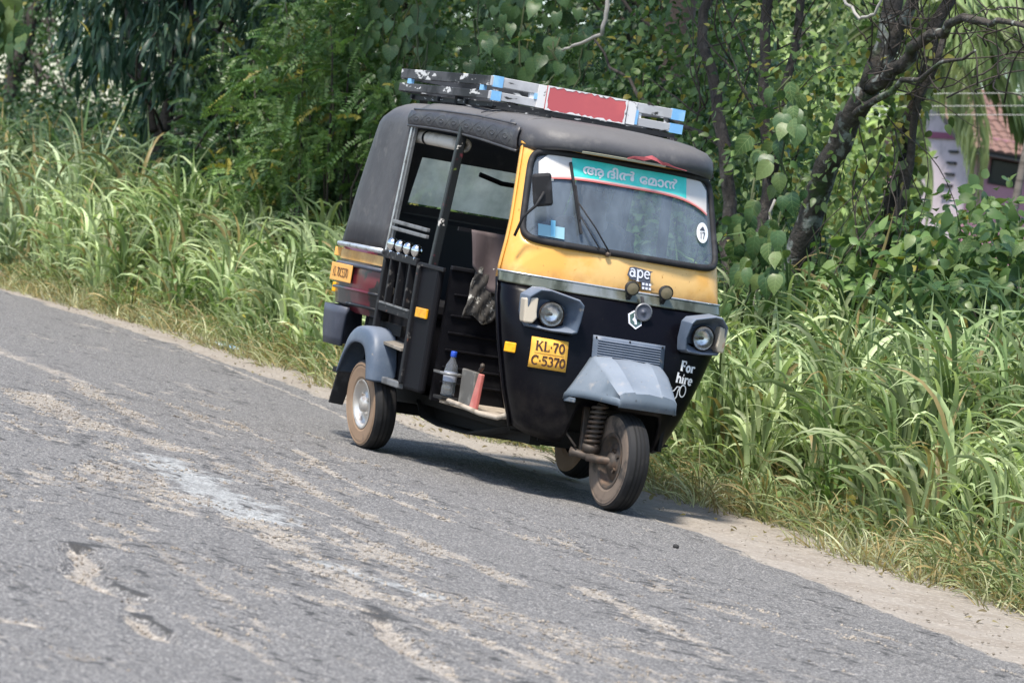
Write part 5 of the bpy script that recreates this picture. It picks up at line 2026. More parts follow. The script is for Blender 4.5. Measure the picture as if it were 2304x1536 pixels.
# ---------------------------------------------------------------- tall grass
def blades(rg, base, length, width, az, lean0, lean1, tint, seg=7, power=1.75):
    n = len(base)
    t = np.linspace(0, 1, seg + 1)
    th = lean0[:, None] + (lean1 - lean0)[:, None] * t[None] ** power
    ds = length[:, None] / seg
    hz = np.concatenate([np.zeros((n, 1)), np.cumsum(np.sin((th[:, :-1] + th[:, 1:]) / 2) * ds, 1)], 1)
    vt = np.concatenate([np.zeros((n, 1)), np.cumsum(np.cos((th[:, :-1] + th[:, 1:]) / 2) * ds, 1)], 1)
    azt = az[:, None] + rg.normal(size=n)[:, None] * .35 * t[None]
    ca, sa = np.cos(azt), np.sin(azt)
    C_ = np.stack([base[:, 0:1] + hz * ca, base[:, 1:2] + hz * sa, np.maximum(base[:, 2:3] + vt, base[:, 2:3] - .05)], -1)
    S_ = np.stack([-sa, ca, np.zeros_like(ca)], -1)
    N_ = np.stack([-np.cos(th) * ca, -np.cos(th) * sa, np.sin(th)], -1)
    roll = (rg.uniform(-1.25, 1.25, n)[:, None] + rg.normal(size=n)[:, None] * .5 * t[None])[..., None]
    Sd = S_ * np.cos(roll) + N_ * np.sin(roll)
    Nd = N_ * np.cos(roll) - S_ * np.sin(roll)
    prof = np.minimum(1, .40 + 2.4 * t) * (1 - t ** 2.8)
    prof[-1] = 0.02
    w = (width[:, None] * prof[None] / 2)[..., None]
    V = np.stack([C_ - Sd * w + Nd * w * .30, C_, C_ + Sd * w + Nd * w * .30], 2)
    k = (seg + 1) * 3
    q = []
    for i in range(seg):
        a = i * 3
        q += [(a, a + 1, a + 4), (a, a + 4, a + 3), (a + 1, a + 2, a + 5), (a + 1, a + 5, a + 4)]
    T = np.array(q)[None] + (np.arange(n) * k)[:, None, None]
    C = np.repeat(tint[:, None, :], k, 1)
    return V.reshape(-1, 3), T.reshape(-1, 3), C.reshape(-1, 3)


def grass_patch(name, label, seed, x0, x1, d0, d1, clump_m2, per, len0, len1, wid, ca, cb, yellow=.05, hfun=None, lean=(1.5, 2.75), stem=.10, rad=.10, culm=0.0, flat=.30, cut=.30):
    rg = np.random.default_rng(seed)
    n = int((x1 - x0) * (d1 - d0) * clump_m2)
    cx_ = rg.uniform(x0, x1, n)
    d = rg.uniform(d0, d1, n)
    keep = fbm(cx_ * 1.1, d * 1.6, seed, 3) > cut
    cx_, d = cx_[keep], d[keep]
    cy_ = edge_grass(cx_) + d
    n = len(cx_)
    hs = rg.uniform(.75, 1.15, n) * (.75 + .55 * fbm(cx_ * .9, cy_ * .9, seed + 3, 3))
    if hfun is not None:
        hs = hs * hfun(cx_, d)
    ct = tints(rg, n, ca, cb, 0)
    base = np.repeat(np.stack([cx_, cy_, bank_z(cx_, cy_) - .02], -1), per, 0)
    m = len(base)
    az = rg.uniform(0, 2 * math.pi, m)
    base[:, :2] += np.stack([np.cos(az), np.sin(az)], -1) * (rad * rg.random(m) ** .5)[:, None]
    L = rg.uniform(len0, len1, m) * np.repeat(hs, per)
    base[:, 2] += np.repeat(hs, per) * culm * rg.random(m) ** 1.3
    az = az + rg.normal(size=m) * .5
    l0 = rg.uniform(.0, flat, m)
    l1 = rg.uniform(lean[0], lean[1], m)
    up = rg.random(m) < stem
    l1[up] = rg.uniform(.2, .7, up.sum())
    ti = np.repeat(ct, per, 0) * rg.uniform(.55, 1.4, (m, 1))
    yl = rg.random(m) < yellow
    ti[yl] = np.array([.30, .24, .11]) * rg.uniform(.7, 1.25, (yl.sum(), 1))
    v, t, c = blades(rg, base, L, wid * rg.uniform(.6, 1.25, m), az, l0, l1, ti)
    o = npmesh(name, v, t, ml_grass, {"tint": c})
    return tag(o, label, "grass", kind="stuff")


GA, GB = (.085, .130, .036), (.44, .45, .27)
hf = lambda x, d: np.clip(.42 + d * 1.15, .42, 1.0)
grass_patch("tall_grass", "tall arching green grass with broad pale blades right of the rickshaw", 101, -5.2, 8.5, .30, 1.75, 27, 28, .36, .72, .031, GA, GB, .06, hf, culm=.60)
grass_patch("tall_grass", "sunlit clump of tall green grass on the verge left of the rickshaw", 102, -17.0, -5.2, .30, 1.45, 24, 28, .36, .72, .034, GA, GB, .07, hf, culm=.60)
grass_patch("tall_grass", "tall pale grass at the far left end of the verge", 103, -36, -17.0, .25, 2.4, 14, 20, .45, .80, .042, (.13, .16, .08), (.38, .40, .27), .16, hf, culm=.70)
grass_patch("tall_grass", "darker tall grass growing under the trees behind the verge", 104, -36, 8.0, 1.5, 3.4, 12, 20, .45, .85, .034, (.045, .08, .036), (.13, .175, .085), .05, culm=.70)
grass_patch("dry_grass", "short dry straw coloured grass along the edge of the sandy shoulder", 105, -36, 8.5, -.24, .45, 95, 12, .06, .27, .0085, (.20, .185, .10), (.42, .37, .255), .35, None, (1.1, 2.2), .08, .11, flat=1.25, cut=.44)
grass_patch("low_grass", "low matted green and brown grass at the foot of the tall grass", 106, -30, 8.5, .05, .95, 62, 15, .14, .46, .014, (.10, .13, .05), (.25, .255, .135), .26, None, (1.4, 2.8), .06, .12, flat=1.05, cut=.34)

# broad-leaved weeds, dead stalks and fallen leaves among the grass
rw_ = np.random.default_rng(131)
n = 300
wx = rw_.uniform(-24, 4.2, n)
wd = rw_.uniform(.12, 1.5, n)
wy = edge_grass(wx) + wd
cen = np.stack([wx, wy, bank_z(wx, wy) + rw_.uniform(.08, .75, n) * np.clip(.3 + wd * .7, 0, 1)], -1)
v, t, c = foliage(rw_, cen, 11, .12, T_LEAF, .055, (.07, .12, .035), (.20, .24, .09), .2, .10)
tag(npmesh("verge_weeds", v, t, ml_attr, {"tint": c}), "small broad-leaved weeds mixed into the verge grass", "weeds", kind="stuff")
n = 420
wx = rw_.uniform(-20, 4.4, n)
wd = rw_.uniform(.0, 1.4, n)
wy = edge_grass(wx) + wd
v, t, c = blades(rw_, np.stack([wx, wy, bank_z(wx, wy)], -1), rw_.uniform(.3, 1.0, n) * np.clip(.35 + wd * .8, 0, 1), np.full(n, .007), rw_.uniform(0, 6.28, n), rw_.uniform(.0, .8, n), rw_.uniform(.6, 1.9, n), tints(rw_, n, (.22, .17, .10), (.36, .31, .21), 0))
tag(npmesh("dead_stalks", v, t, ml_grass, {"tint": c}), "thin dead straw stalks sticking out of the verge grass", "dry grass", kind="stuff")
n = 380
wx = rw_.uniform(-14, 5, n)
wy = edge_grass(wx) - rw_.random(n) ** 1.7 * .8 + .12
D = unit(rw_, n)
D[:, 2] *= .15
N = rw_.normal(size=(n, 3)) * .3 + np.array([0, 0, 1.0])
v, t, c = scatter(T_LEAF, np.stack([wx, wy, np.full(n, .006)], -1), frames(D, N), rw_.uniform(.018, .055, n), tints(rw_, n, (.12, .08, .045), (.30, .23, .13), 0))
tag(npmesh("fallen_leaves", v, t, ml_attr, {"tint": c}), "dry brown fallen leaves along the grass edge of the shoulder", "leaf litter", kind="stuff")

# ---------------------------------------------------------------- far backing trees (each its own)
back = [(-49, 9.5, "far left"), (-43, 8.0, ""), (-37.5, 9.2, ""), (-32, 7.4, ""), (-27, 8.4, ""), (-22.5, 7.0, ""), (-19.5, 8.2, ""), (-16.4, 7.0, "")]
blab = ["leafy tree at the far left end behind the pale tall grass", "tree with bright gaps of sky in its crown left of the drooping-leaf tree", "dark tree right behind the drooping-leaf tree",
        "dense green tree behind the gap between drooping-leaf tree and fine-leaved shrub", "dense tree behind the fine-leaved shrub", "dark tree behind the large heart-leaved creeper",
        "tree behind the roof carrier of the rickshaw", "tree behind the pink-brown trunk above the windshield"]
for i, ((bx, by, _), lb) in enumerate(zip(back, blab)):
    gz_ = .55
    thin = .62 if i < 2 else (.85 if i == 2 else 1.0)
    tree("leafy_tree", lb, "tree", (bx, by, gz_), (bx + .3, by + .2, 4.4), .16, (bx, by, 3.4), (3.3, 1.9, 3.2), int(250 * thin), 52, .55, T_OVAL, .088,
         (.022, .044, .018), (.062, .100, .036), m_bark, 300 + i, group="trees behind the roadside plants", nl=14, shell=.45)
# brighter trees further right, around the palms
for i, (bx, by, lb) in enumerate(((-31.0, 16.0, "sunlit yellow-green tree between the thin trunks, left of the palms"), (-56, 29, "distant dark tree left of the pink house"), (-63, 37, "distant tree rising behind the pink house"), (-58, 38, "distant dark tree right of the pink house"))):
    tree("broadleaf_tree", lb, "tree", (bx, by, .6), (bx, by + .2, 5.0), .2, (bx, by, 4.0 if i else 2.6), (4.2, 3.0, 4.6) if i else (2.6, 2.0, 2.1), 190, 30, .75, T_OVAL, .20,
         (.055, .10, .035) if i else (.16, .21, .07), (.10, .155, .06) if i else (.32, .35, .14), m_bark, 330 + i, nl=10, shell=.4)

# ---------------------------------------------------------------- drooping-leaf tree (left)
rg = np.random.default_rng(41)
DT = thing("drooping_tree", "dark tree with long narrow drooping leaves standing in the tall grass at left", "tree", (-19.3, 3.2, .35))
b0 = np.array(DT.location)
mb = MB()
limb(mb, (0, 0, -.1), (.25, .1, 2.0), .085, .07, .05, 9, 7, rg)
limb(mb, (.25, .1, 2.0), (.5, .3, 4.6), .07, .04, .06, 8, 6, rg)
limb(mb, (.15, 0, 1.3), (-1.5, -.3, 3.4), .045, .02, .08, 7, 6, rg)
limb(mb, (.25, .1, 1.8), (2.3, -.1, 3.2), .045, .02, .08, 7, 6, rg)
mb.build("trunk", m_bark, DT, True)
cen = clusters(rg, (-18.9, 3.1, 3.3), (2.7, 1.1, 1.65), 250, .4)
cen = cen[(cen[:, 2] > 1.75)]
mbt = MB()
allP, allR, alls = [], [], []
for c in cen:
    st = b0 + np.array([.25, .1, 1.2 + rg.random() * 2.2])
    if rg.random() < .12:
        limb(mbt, st - b0, c - b0, .018, .006, .1, 5, 5, rg)
    k = rg.integers(11, 17)
    az = rg.uniform(0, 6.28, k)
    D = np.stack([np.cos(az) * .55, np.sin(az) * .55, -rg.uniform(.1, 1.1, k)], -1) + rg.normal(size=(k, 3)) * .15
    N = np.stack([np.cos(az), np.sin(az), np.full(k, .9)], -1)
    allP.append(c + rg.normal(size=(k, 3)) * .06)
    allR.append(frames(D, N))
    alls.append(rg.uniform(.17, .30, k))
mbt.build("limbs", m_twig, DT, True)
P, R, s = np.concatenate(allP), np.concatenate(allR), np.concatenate(alls)
order = np.argsort(((P - np.array(CAM_POS)) ** 2).sum(1) - 3.0 * (P[:, 2] < 3.3))
lm = leaf_meshes(T_LANCE, ml_lance, 4, "leaf", 5)
sel = order[:300]
single_leaves(DT, lm, P[sel], R[sel], s[sel])
rest = order[300:]
v, t, c = scatter(T_LANCE, P[rest] - b0, R[rest], s[rest], tints(rg, len(rest), (.018, .042, .030), (.045, .080, .050), .01))
npmesh("leaf_mass", v, t, ml_glossy, {"tint": c}, DT)["kind"] = "stuff"

# ---------------------------------------------------------------- fine-leaved shrubs (left of the rickshaw)
def fine_shrub(label, base, cc, cr, ncl, seed, ca, cb):
    rg = np.random.default_rng(seed)
    t = thing("fine_leaved_shrub", label, "shrub", base, "fine-leaved shrubs behind the tall grass")
    b0 = np.array(base)
    cen = clusters(rg, cc, cr, ncl, .35)
    cen = cen[cen[:, 2] > .5]
    mb = MB()
    for c in cen[::max(1, len(cen) // 26)]:
        limb(mb, (rg.normal() * .2, rg.normal() * .1, 0), c - b0, .016, .005, .10, 5, 6, rg)
    mb.build("stems", m_twig, t, True)
    parts = []
    # feathery sprays: leaflets in two rows along a rachis
    k = len(cen) * 5
    base_p = np.repeat(cen, 5, 0) + rg.normal(size=(k, 3)) * .10
    dr = unit(rg, k) + np.array([0, -.35, -.15])
    dr /= np.linalg.norm(dr, axis=1, keepdims=True)
    Ln = rg.uniform(.16, .30, k)
    nl = 12
    tt = np.repeat(tints(rg, k, ca, cb, .05), nl * 2, 0)
    for side in (-1, 1):
        f_ = (np.arange(nl) + .5) / nl
        N = np.cross(dr, unit(rg, k))
        N[:, 2] += 1.0
        F = frames(dr, N)
        P = base_p[:, None] + dr[:, None] * (Ln[:, None] * f_[None])[..., None]
        P[..., 2] -= (Ln[:, None] * f_[None] ** 2 * .35)
        D = np.repeat((F[:, :, 1] * side + dr * .45)[:, None], nl, 1)
        NN = np.repeat(F[:, :, 2][:, None], nl, 1) + rg.normal(size=(k, nl, 3)) * .25
        Rr = frames(D.reshape(-1, 3), NN.reshape(-1, 3))
        ss = rg.uniform(.035, .062, k * nl)
        ti = np.repeat(tt[::nl * 2], nl, 0) * rg.uniform(.8, 1.25, (k * nl, 1))
        parts.append(scatter(T_SMALL, P.reshape(-1, 3) - b0, Rr, ss, ti))
    v, tr, c = join(parts)
    npmesh("foliage", v, tr, ml_attr, {"tint": c}, t)["kind"] = "stuff"
    return t


fine_shrub("yellow-green fine-leaved shrub just left of the rickshaw's black rear cover", (-13.2, 3.2, .35), (-13.4, 3.1, 2.0), (1.9, .8, 1.5), 340, 61, (.045, .088, .026), (.125, .175, .055))
fine_shrub("darker fine-leaved shrub beside the drooping-leaf tree", (-16.6, 3.7, .4), (-16.6, 3.6, 1.9), (1.6, .8, 1.4), 230, 62, (.028, .058, .024), (.07, .11, .042))
fine_shrub("fine-leaved shrub under the heart-leaved creeper behind the rickshaw roof", (-9.6, 3.6, .4), (-9.4, 3.4, 1.9), (1.9, .7, 1.1), 200, 63, (.034, .07, .026), (.09, .135, .048))

# thin bare branches crossing the shrub
SB = thing("bare_branch", "long thin bare branch slanting through the fine-leaved shrub", "branch", (-17.3, 2.9, 1.0))
mb = MB()
limb(mb, (0, 0, 0), (1.5, -.1, 1.05), .012, .010, .03, 6, 7, rg)
mb.build("stem", m_twig, SB, True)
mb = MB()
limb(mb, (1.5, -.1, 1.05), (3.6, -.2, 2.1), .010, .006, .03, 6, 7, rg)
mb.build("stem", m_twig, SB, True)


# ---------------------------------------------------------------- creepers with large leaves
def creeper(label, base, boxes, seed, mats, size, nmax, group=None, tm=T_HEART, face=(0.75, -.55, .35), name="creeper", cat="climbing plant", stems=True):
    rg = np.random.default_rng(seed)
    t = thing(name, label, cat, base, group)
    b0 = np.array(base)
    lms = [leaf_meshes(tm, mm, 3, "leaf", seed + i) for i, mm in enumerate(mats)]
    lms = [m for tri in zip(*lms) for m in tri]
    P, D, N, S_ = [], [], [], []
    mb = MB()
    for (lo, hi, n, sag) in boxes:
        lo, hi = np.array(lo), np.array(hi)
        strands = max(2, n // 9)
        for q in range(strands):
            p0 = lo + (hi - lo) * rg.random(3)
            p0[2] = hi[2] - (hi[2] - lo[2]) * rg.random() * .35
            ln = (hi[2] - lo[2]) * rg.uniform(.4, 1.0)
            drift = rg.normal(size=2) * .12
            pts = [p0 + np.array([drift[0] * f_, drift[1] * f_ * .4, -ln * f_]) + rg.normal(size=3) * .03 for f_ in np.linspace(0, 1, 7)]
            mb.tube([p - b0 for p in pts], .007, 5)
            for j in range(n // strands):
                f_ = rg.random()
                i0 = min(int(f_ * 6), 5)
                p = pts[i0] + (pts[i0 + 1] - pts[i0]) * (f_ * 6 - i0)
                o = rg.normal(size=3) * np.array([.10, .05, .05])
                P.append(p + o + np.array(face) * .05)
                D.append(np.array([o[0] * 3 + rg.normal() * .3, -.25 + rg.normal() * .2, -.85]))
                N.append(np.array(face) + rg.normal(size=3) * .33)
                S_.append(size * rg.uniform(.6, 1.25))
    if stems:
        mb.build("stem", m_vine, t, True)
    P, D, N, S_ = np.array(P), np.array(D), np.array(N), np.array(S_)
    if len(P) > nmax:
        P, D, N, S_ = P[:nmax], D[:nmax], N[:nmax], S_[:nmax]
    single_leaves(t, lms, P, frames(D, N), S_)
    return t


creeper("creeper with big heart-shaped leaves hanging above the rickshaw roof", (-10.4, 3.0, .35),
        [((-12.5, 2.75, 2.05), (-11.2, 3.1, 3.3), 95, 0), ((-11.2, 2.75, 2.35), (-9.0, 3.15, 3.4), 140, 0), ((-9.4, 2.8, 2.2), (-8.2, 3.1, 2.9), 55, 0)], 71, [ml_heart], .125, 300)
creeper("broad-leaved creeper climbing the thin trunks right of the windshield", (-3.7, 2.4, .3),
        [((-3.95, 2.30, 1.8), (-3.45, 2.5, 2.5), 34, 0), ((-4.15, 2.25, 1.1), (-3.35, 2.45, 1.8), 68, 0)], 72, [ml_heart, ml_light], .128, 130, tm=T_BROAD)
creeper("creeper with pale green leaves hanging in the top left corner", (-22.5, 2.6, .35),
        [((-23.2, 2.3, 2.0), (-22.3, 2.6, 3.3), 42, 0)], 73, [ml_light, ml_heart], .22, 60)
creeper("low sprig of bright round leaves at the far left edge", (-24.0, 2.3, .35),
        [((-24.4, 2.1, 1.2), (-23.7, 2.3, 1.75), 10, 0)], 74, [ml_light], .22, 12, tm=T_BROAD)
creeper("small creeper with yellowing leaves at the foot of the drooping-leaf tree", (-18.3, 2.6, .3),
        [((-18.7, 2.4, .95), (-18.1, 2.6, 1.5), 16, 0)], 75, [ml_yellow, ml_light], .14, 18, tm=T_BROAD)

# ---------------------------------------------------------------- pink-brown trunk and undergrowth behind the windshield
PT_ = thing("slender_tree", "tree with a straight pink-brown trunk above the front of the rickshaw", "tree", (-9.0, 4.1, .4))
mb = MB()
limb(mb, (-.15, 0, -.1), (.0, 0, 5.2), .125, .10, .02, 12, 9, rg)
mb.build("trunk", m_pinkbark, PT_, True)
mb = MB()
limb(mb, (0, -.05, 2.5), (-.9, -.8, 3.2), .02, .008, .1, 6, 6, rg)
limb(mb, (0, -.05, 2.2), (1.6, -.9, 1.6), .014, .007, .06, 6, 8, rg)
mb.build("limbs", m_twig, PT_, True)
v, t, c = foliage(rg, clusters(rg, (-9, 4.0, 5.6), (2.6, 2.0, 1.6), 120), 26, .5, T_OVAL, .12, (.04, .09, .03), (.09, .16, .045))
npmesh("crown", v - np.array(PT_.location), t, ml_attr, {"tint": c}, PT_)["kind"] = "stuff"


def bush(label, base, cc, cr, ncl, per, size, seed, ca, cb, mats, tm, nsingle, spread=.22, name="bush", group=None, droop=.35):
    rg = np.random.default_rng(seed)
    t = thing(name, label, "bush", base, group)
    b0 = np.array(base)
    cen = clusters(rg, cc, cr, ncl, .5)
    cen = cen[cen[:, 2] > base[2] + .05]
    mb = MB()
    for c in cen[::max(1, len(cen) // 22)]:
        limb(mb, (rg.normal() * .15, rg.normal() * .1, -.05), c - b0, .016, .005, .10, 5, 6, rg)
    mb.build("stems", m_twig, t, True)
    k = len(cen)
    n = k * per
    basep = np.repeat(cen, per, 0)
    off = unit(rg, n) * rg.random((n, 1)) ** .5 * spread
    P = basep + off
    D = off / spread + rg.normal(size=(n, 3)) * .4
    D[:, 2] -= droop
    N = rg.normal(size=(n, 3)) * .45 + np.array([.35, -.25, .75])
    R = frames(D, N)
    s = size * rg.uniform(.6, 1.3, n)
    od = np.argsort(((P - np.array(CAM_POS)) ** 2).sum(1))
    a, b = od[:nsingle], od[nsingle:]
    if nsingle:
        lms = [m for tri in zip(*[leaf_meshes(tm, mm, 3, "leaf", seed + i) for i, mm in enumerate(mats)]) for m in tri]
        single_leaves(t, lms, P[a], R[a], s[a])
    v, tr, c = scatter(tm, P[b] - b0, R[b], s[b], tints(rg, len(b), ca, cb, .05))
    npmesh("leaf_mass", v, tr, ml_attr, {"tint": c}, t)["kind"] = "stuff"
    return t


bush("leafy light green bush in front of the pink house", (-3.5, 3.8, .4), (-3.35, 3.6, 1.30), (1.3, .7, .64), 240, 14, .095, 81, (.075, .13, .042), (.20, .25, .095), [ml_light, ml_heart], T_BROAD, 300)
bush("mid green undergrowth between the pink-brown trunk and the thin trunks", (-7.4, 3.6, .4), (-7.3, 3.5, 1.9), (1.7, .7, 1.3), 260, 22, .062, 82, (.042, .08, .028), (.14, .185, .066), [ml_light, ml_heart], T_BROAD, 200)
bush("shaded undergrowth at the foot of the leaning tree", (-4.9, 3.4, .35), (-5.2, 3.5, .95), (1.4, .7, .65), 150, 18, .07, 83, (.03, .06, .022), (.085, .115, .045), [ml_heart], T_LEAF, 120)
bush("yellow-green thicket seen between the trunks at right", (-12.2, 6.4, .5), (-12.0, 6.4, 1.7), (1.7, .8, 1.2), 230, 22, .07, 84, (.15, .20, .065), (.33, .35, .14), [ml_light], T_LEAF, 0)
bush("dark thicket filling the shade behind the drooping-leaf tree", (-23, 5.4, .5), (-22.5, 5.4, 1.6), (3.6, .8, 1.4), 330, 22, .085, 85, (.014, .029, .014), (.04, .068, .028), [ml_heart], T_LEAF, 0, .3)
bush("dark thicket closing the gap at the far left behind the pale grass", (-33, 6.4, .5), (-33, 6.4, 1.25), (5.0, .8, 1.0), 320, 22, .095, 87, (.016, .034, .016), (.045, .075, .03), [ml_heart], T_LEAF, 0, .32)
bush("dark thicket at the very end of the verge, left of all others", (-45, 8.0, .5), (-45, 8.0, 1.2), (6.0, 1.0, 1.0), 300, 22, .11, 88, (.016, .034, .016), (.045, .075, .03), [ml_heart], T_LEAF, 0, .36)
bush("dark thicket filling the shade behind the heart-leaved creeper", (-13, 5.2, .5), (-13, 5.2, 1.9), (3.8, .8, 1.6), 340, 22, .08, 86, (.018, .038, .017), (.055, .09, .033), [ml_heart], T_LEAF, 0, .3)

# ---------------------------------------------------------------- thin trunks and the leaning tree at right
TT = thing("thin_trunked_tree", "tree with several thin dark crooked trunks just right of the windshield", "tree", (-5.6, 3.3, .35))
b0 = np.array(TT.location)
mb = MB()
def poly(mb, pts, radii, n=8, jit=.02):
    P_ = []
    Rr = []
    for i in range(len(pts) - 1):
        a, b = np.array(pts[i], float), np.array(pts[i + 1], float)
        for q in range(4):
            f_ = q / 4
            P_.append(a + (b - a) * f_ + (rg.normal(size=3) * jit if (i or q) else 0))
            Rr.append(radii[i] + (radii[i + 1] - radii[i]) * f_)
    P_.append(np.array(pts[-1], float))
    Rr.append(radii[-1])
    mb.tube(P_, Rr, n)
poly(mb, [(-5.15, 3.2, .3), (-5.55, 3.1, 1.4), (-5.75, 3.05, 2.05), (-6.30, 3.0, 2.75), (-6.35, 3.0, 3.6), (-6.2, 3.1, 5.0)], [.062, .052, .046, .038, .032, .025])
poly(mb, [(-4.95, 3.2, .3), (-5.0, 3.1, 1.3), (-5.05, 3.05, 1.95), (-5.35, 3.0, 2.7), (-5.55, 3.0, 3.4), (-5.6, 3.1, 4.8)], [.055, .046, .042, .038, .035, .025])
poly(mb, [(-5.0, 3.05, 1.9), (-4.85, 3.0, 2.5), (-5.0, 3.0, 3.3), (-4.9, 3.1, 4.5)], [.035, .03, .028, .02])
poly(mb, [(-5.75, 3.05, 2.05), (-6.9, 2.9, 2.35), (-7.7, 2.8, 2.75)], [.016, .013, .008])
mb.build("trunk", m_bark, TT, True)
bpy.data.objects[TT.children[0].name].location = -Vector(TT.location)
mb = MB()
for q in range(26):
    s0 = np.array([rg.uniform(-6.3, -4.8), 3.0, rg.uniform(1.8, 3.2)])
    limb(mb, s0 - b0, s0 - b0 + np.array([rg.normal() * .8, rg.normal() * .3 - .1, rg.uniform(.2, 1.2)]), .007, .0025, .12, 5, 10, rg)
mb.build("limbs", m_twig, TT, True)
v, t, c = foliage(rg, clusters(rg, (-5.6, 3.4, 4.9), (2.3, 1.8, 1.5), 110), 26, .45, T_OVAL, .10, (.05, .10, .03), (.11, .17, .05))
npmesh("crown", v - b0, t, ml_attr, {"tint": c}, TT)["kind"] = "stuff"

LT = thing("leaning_tree", "leaning tree with grey lichened bark and spreading bare branches at right", "tree", (-4.6, 3.15, .35))
b0 = np.array(LT.location)
mb = MB()
poly(mb, [(-5.0, 3.2, .3), (-4.60, 3.1, 1.2), (-4.35, 3.05, 1.80), (-4.0, 3.0, 2.25), (-3.78, 3.0, 2.52)], [.105, .088, .080, .078, .074], 12, .012)
poly(mb, [(-3.78, 3.0, 2.52), (-3.35, 2.95, 2.66), (-3.05, 2.9, 2.80), (-2.4, 2.8, 2.95), (-1.9, 2.75, 2.92), (-1.3, 2.7, 2.85)], [.055, .045, .036, .026, .018, .010], 8, .015)
poly(mb, [(-3.78, 3.0, 2.52), (-3.75, 3.05, 3.1), (-3.85, 3.1, 3.9), (-3.7, 3.1, 5.0)], [.066, .062, .056, .04], 10, .015)
poly(mb, [(-3.78, 3.0, 2.52), (-3.55, 3.05, 3.0), (-3.1, 3.0, 3.5), (-2.6, 3.0, 4.4)], [.05, .04, .03, .02], 8, .02)
poly(mb, [(-4.0, 3.0, 2.3), (-3.3, 2.9, 2.52), (-2.7, 2.8, 2.62), (-2.1, 2.75, 2.75)], [.028, .02, .014, .008], 6, .015)
ob = mb.build("trunk", m_lichen, LT, True)
ob.location = -Vector(LT.location)
mb = MB()
poly(mb, [(-4.15, 3.45, .35), (-4.05, 3.4, 1.2), (-3.85, 3.35, 1.9), (-3.65, 3.3, 2.5), (-3.55, 3.3, 3.4)], [.06, .055, .05, .045, .04], 8, .03)
poly(mb, [(-3.9, 3.3, .35), (-3.75, 3.3, 1.3), (-3.6, 3.25, 2.1), (-3.3, 3.2, 2.9)], [.035, .03, .028, .02], 7, .03)
ob = mb.build("trunk", m_bark, LT, True)
ob.location = -Vector(LT.location)
mb = MB()
for q in range(70):
    s0 = np.array([rg.uniform(-3.9, -1.8), 2.95, rg.uniform(2.45, 3.1)])
    dx = rg.uniform(-.2, 1.2)
    limb(mb, s0 - b0, s0 - b0 + np.array([dx, rg.normal() * .25 - .1, rg.uniform(-.15, .7)]), .0062, .0018, .16, 5, 11, rg)
for q in range(30):
    s0 = np.array([rg.uniform(-4.4, -3.3), 3.1, rg.uniform(1.2, 2.6)])
    limb(mb, s0 - b0, s0 - b0 + np.array([rg.normal() * .25, rg.normal() * .15, -rg.uniform(.3, 1.0)]), .005, .0022, .14, 5, 10, rg)
mb.build("limbs", m_twig, LT, True)
mb = MB()
poly(mb, [(-4.35, 2.75, 1.0), (-4.38, 2.75, 1.4), (-4.30, 2.75, 1.75)], [.012, .012, .009], 6, .01)
ob = mb.build("dead_twig", m_paletwig, LT, True)
ob.location = -Vector(LT.location)
mb = MB()
poly(mb, [(-7.3, 2.7, 2.75), (-7.75, 2.7, 2.66), (-7.95, 2.7, 2.62)], [.013, .012, .008], 6, .005)
poly(mb, [(-7.3, 2.7, 2.75), (-7.28, 2.7, 2.95), (-7.35, 2.7, 3.1)], [.016, .018, .012], 6, .005)
ob = mb.build("dead_twig", m_paletwig, LT, True)
ob.location = -Vector(LT.location)
mb = MB()
poly(mb, [(-3.55, 2.6, 3.02), (-3.3, 2.6, 2.90), (-3.1, 2.6, 2.92), (-3.06, 2.6, 3.1)], [.010, .010, .010, .008], 6, .005)
ob = mb.build("dead_twig", m_paletwig, LT, True)
ob.location = -Vector(LT.location)
# small ivy leaves on its trunks
pts = []
for q in range(420):
    f_ = rg.random()
    a = np.array([-4.15, 3.4, .6]) + (np.array([-3.55, 3.25, 2.9]) - np.array([-4.15, 3.4, .6])) * f_
    pts.append(a + rg.normal(size=3) * np.array([.16, .09, .10]))
pts = np.array(pts)
D = rg.normal(size=(len(pts), 3)) * .5 + np.array([0, -.2, -.7])
N = rg.normal(size=(len(pts), 3)) * .4 + np.array([.6, -.5, .4])
v, t, c = scatter(T_BROAD, pts - b0, frames(D, N), rg.uniform(.04, .085, len(pts)), tints(rg, len(pts), (.06, .09, .025), (.16, .17, .06), .22))
npmesh("ivy", v, t, ml_attr, {"tint": c}, LT)["kind"] = "stuff"
sp_ = clusters(rg, (-4.5, 2.95, 2.35), (1.5, .35, .9), 90, .2)
v, t, c = foliage(rg, sp_, 9, .22, T_LEAF, .062, (.06, .10, .035), (.17, .21, .08), .4, .10)
npmesh("leafy_sprays", v - b0, t, ml_attr, {"tint": c}, LT)["kind"] = "stuff"
v, t, c = foliage(rg, clusters(rg, (-3.2, 3.4, 4.9), (2.2, 1.6, 1.3), 70), 22, .45, T_OVAL, .10, (.05, .10, .03), (.12, .18, .05))
npmesh("crown", v - b0, t, ml_attr, {"tint": c}, LT)["kind"] = "stuff"

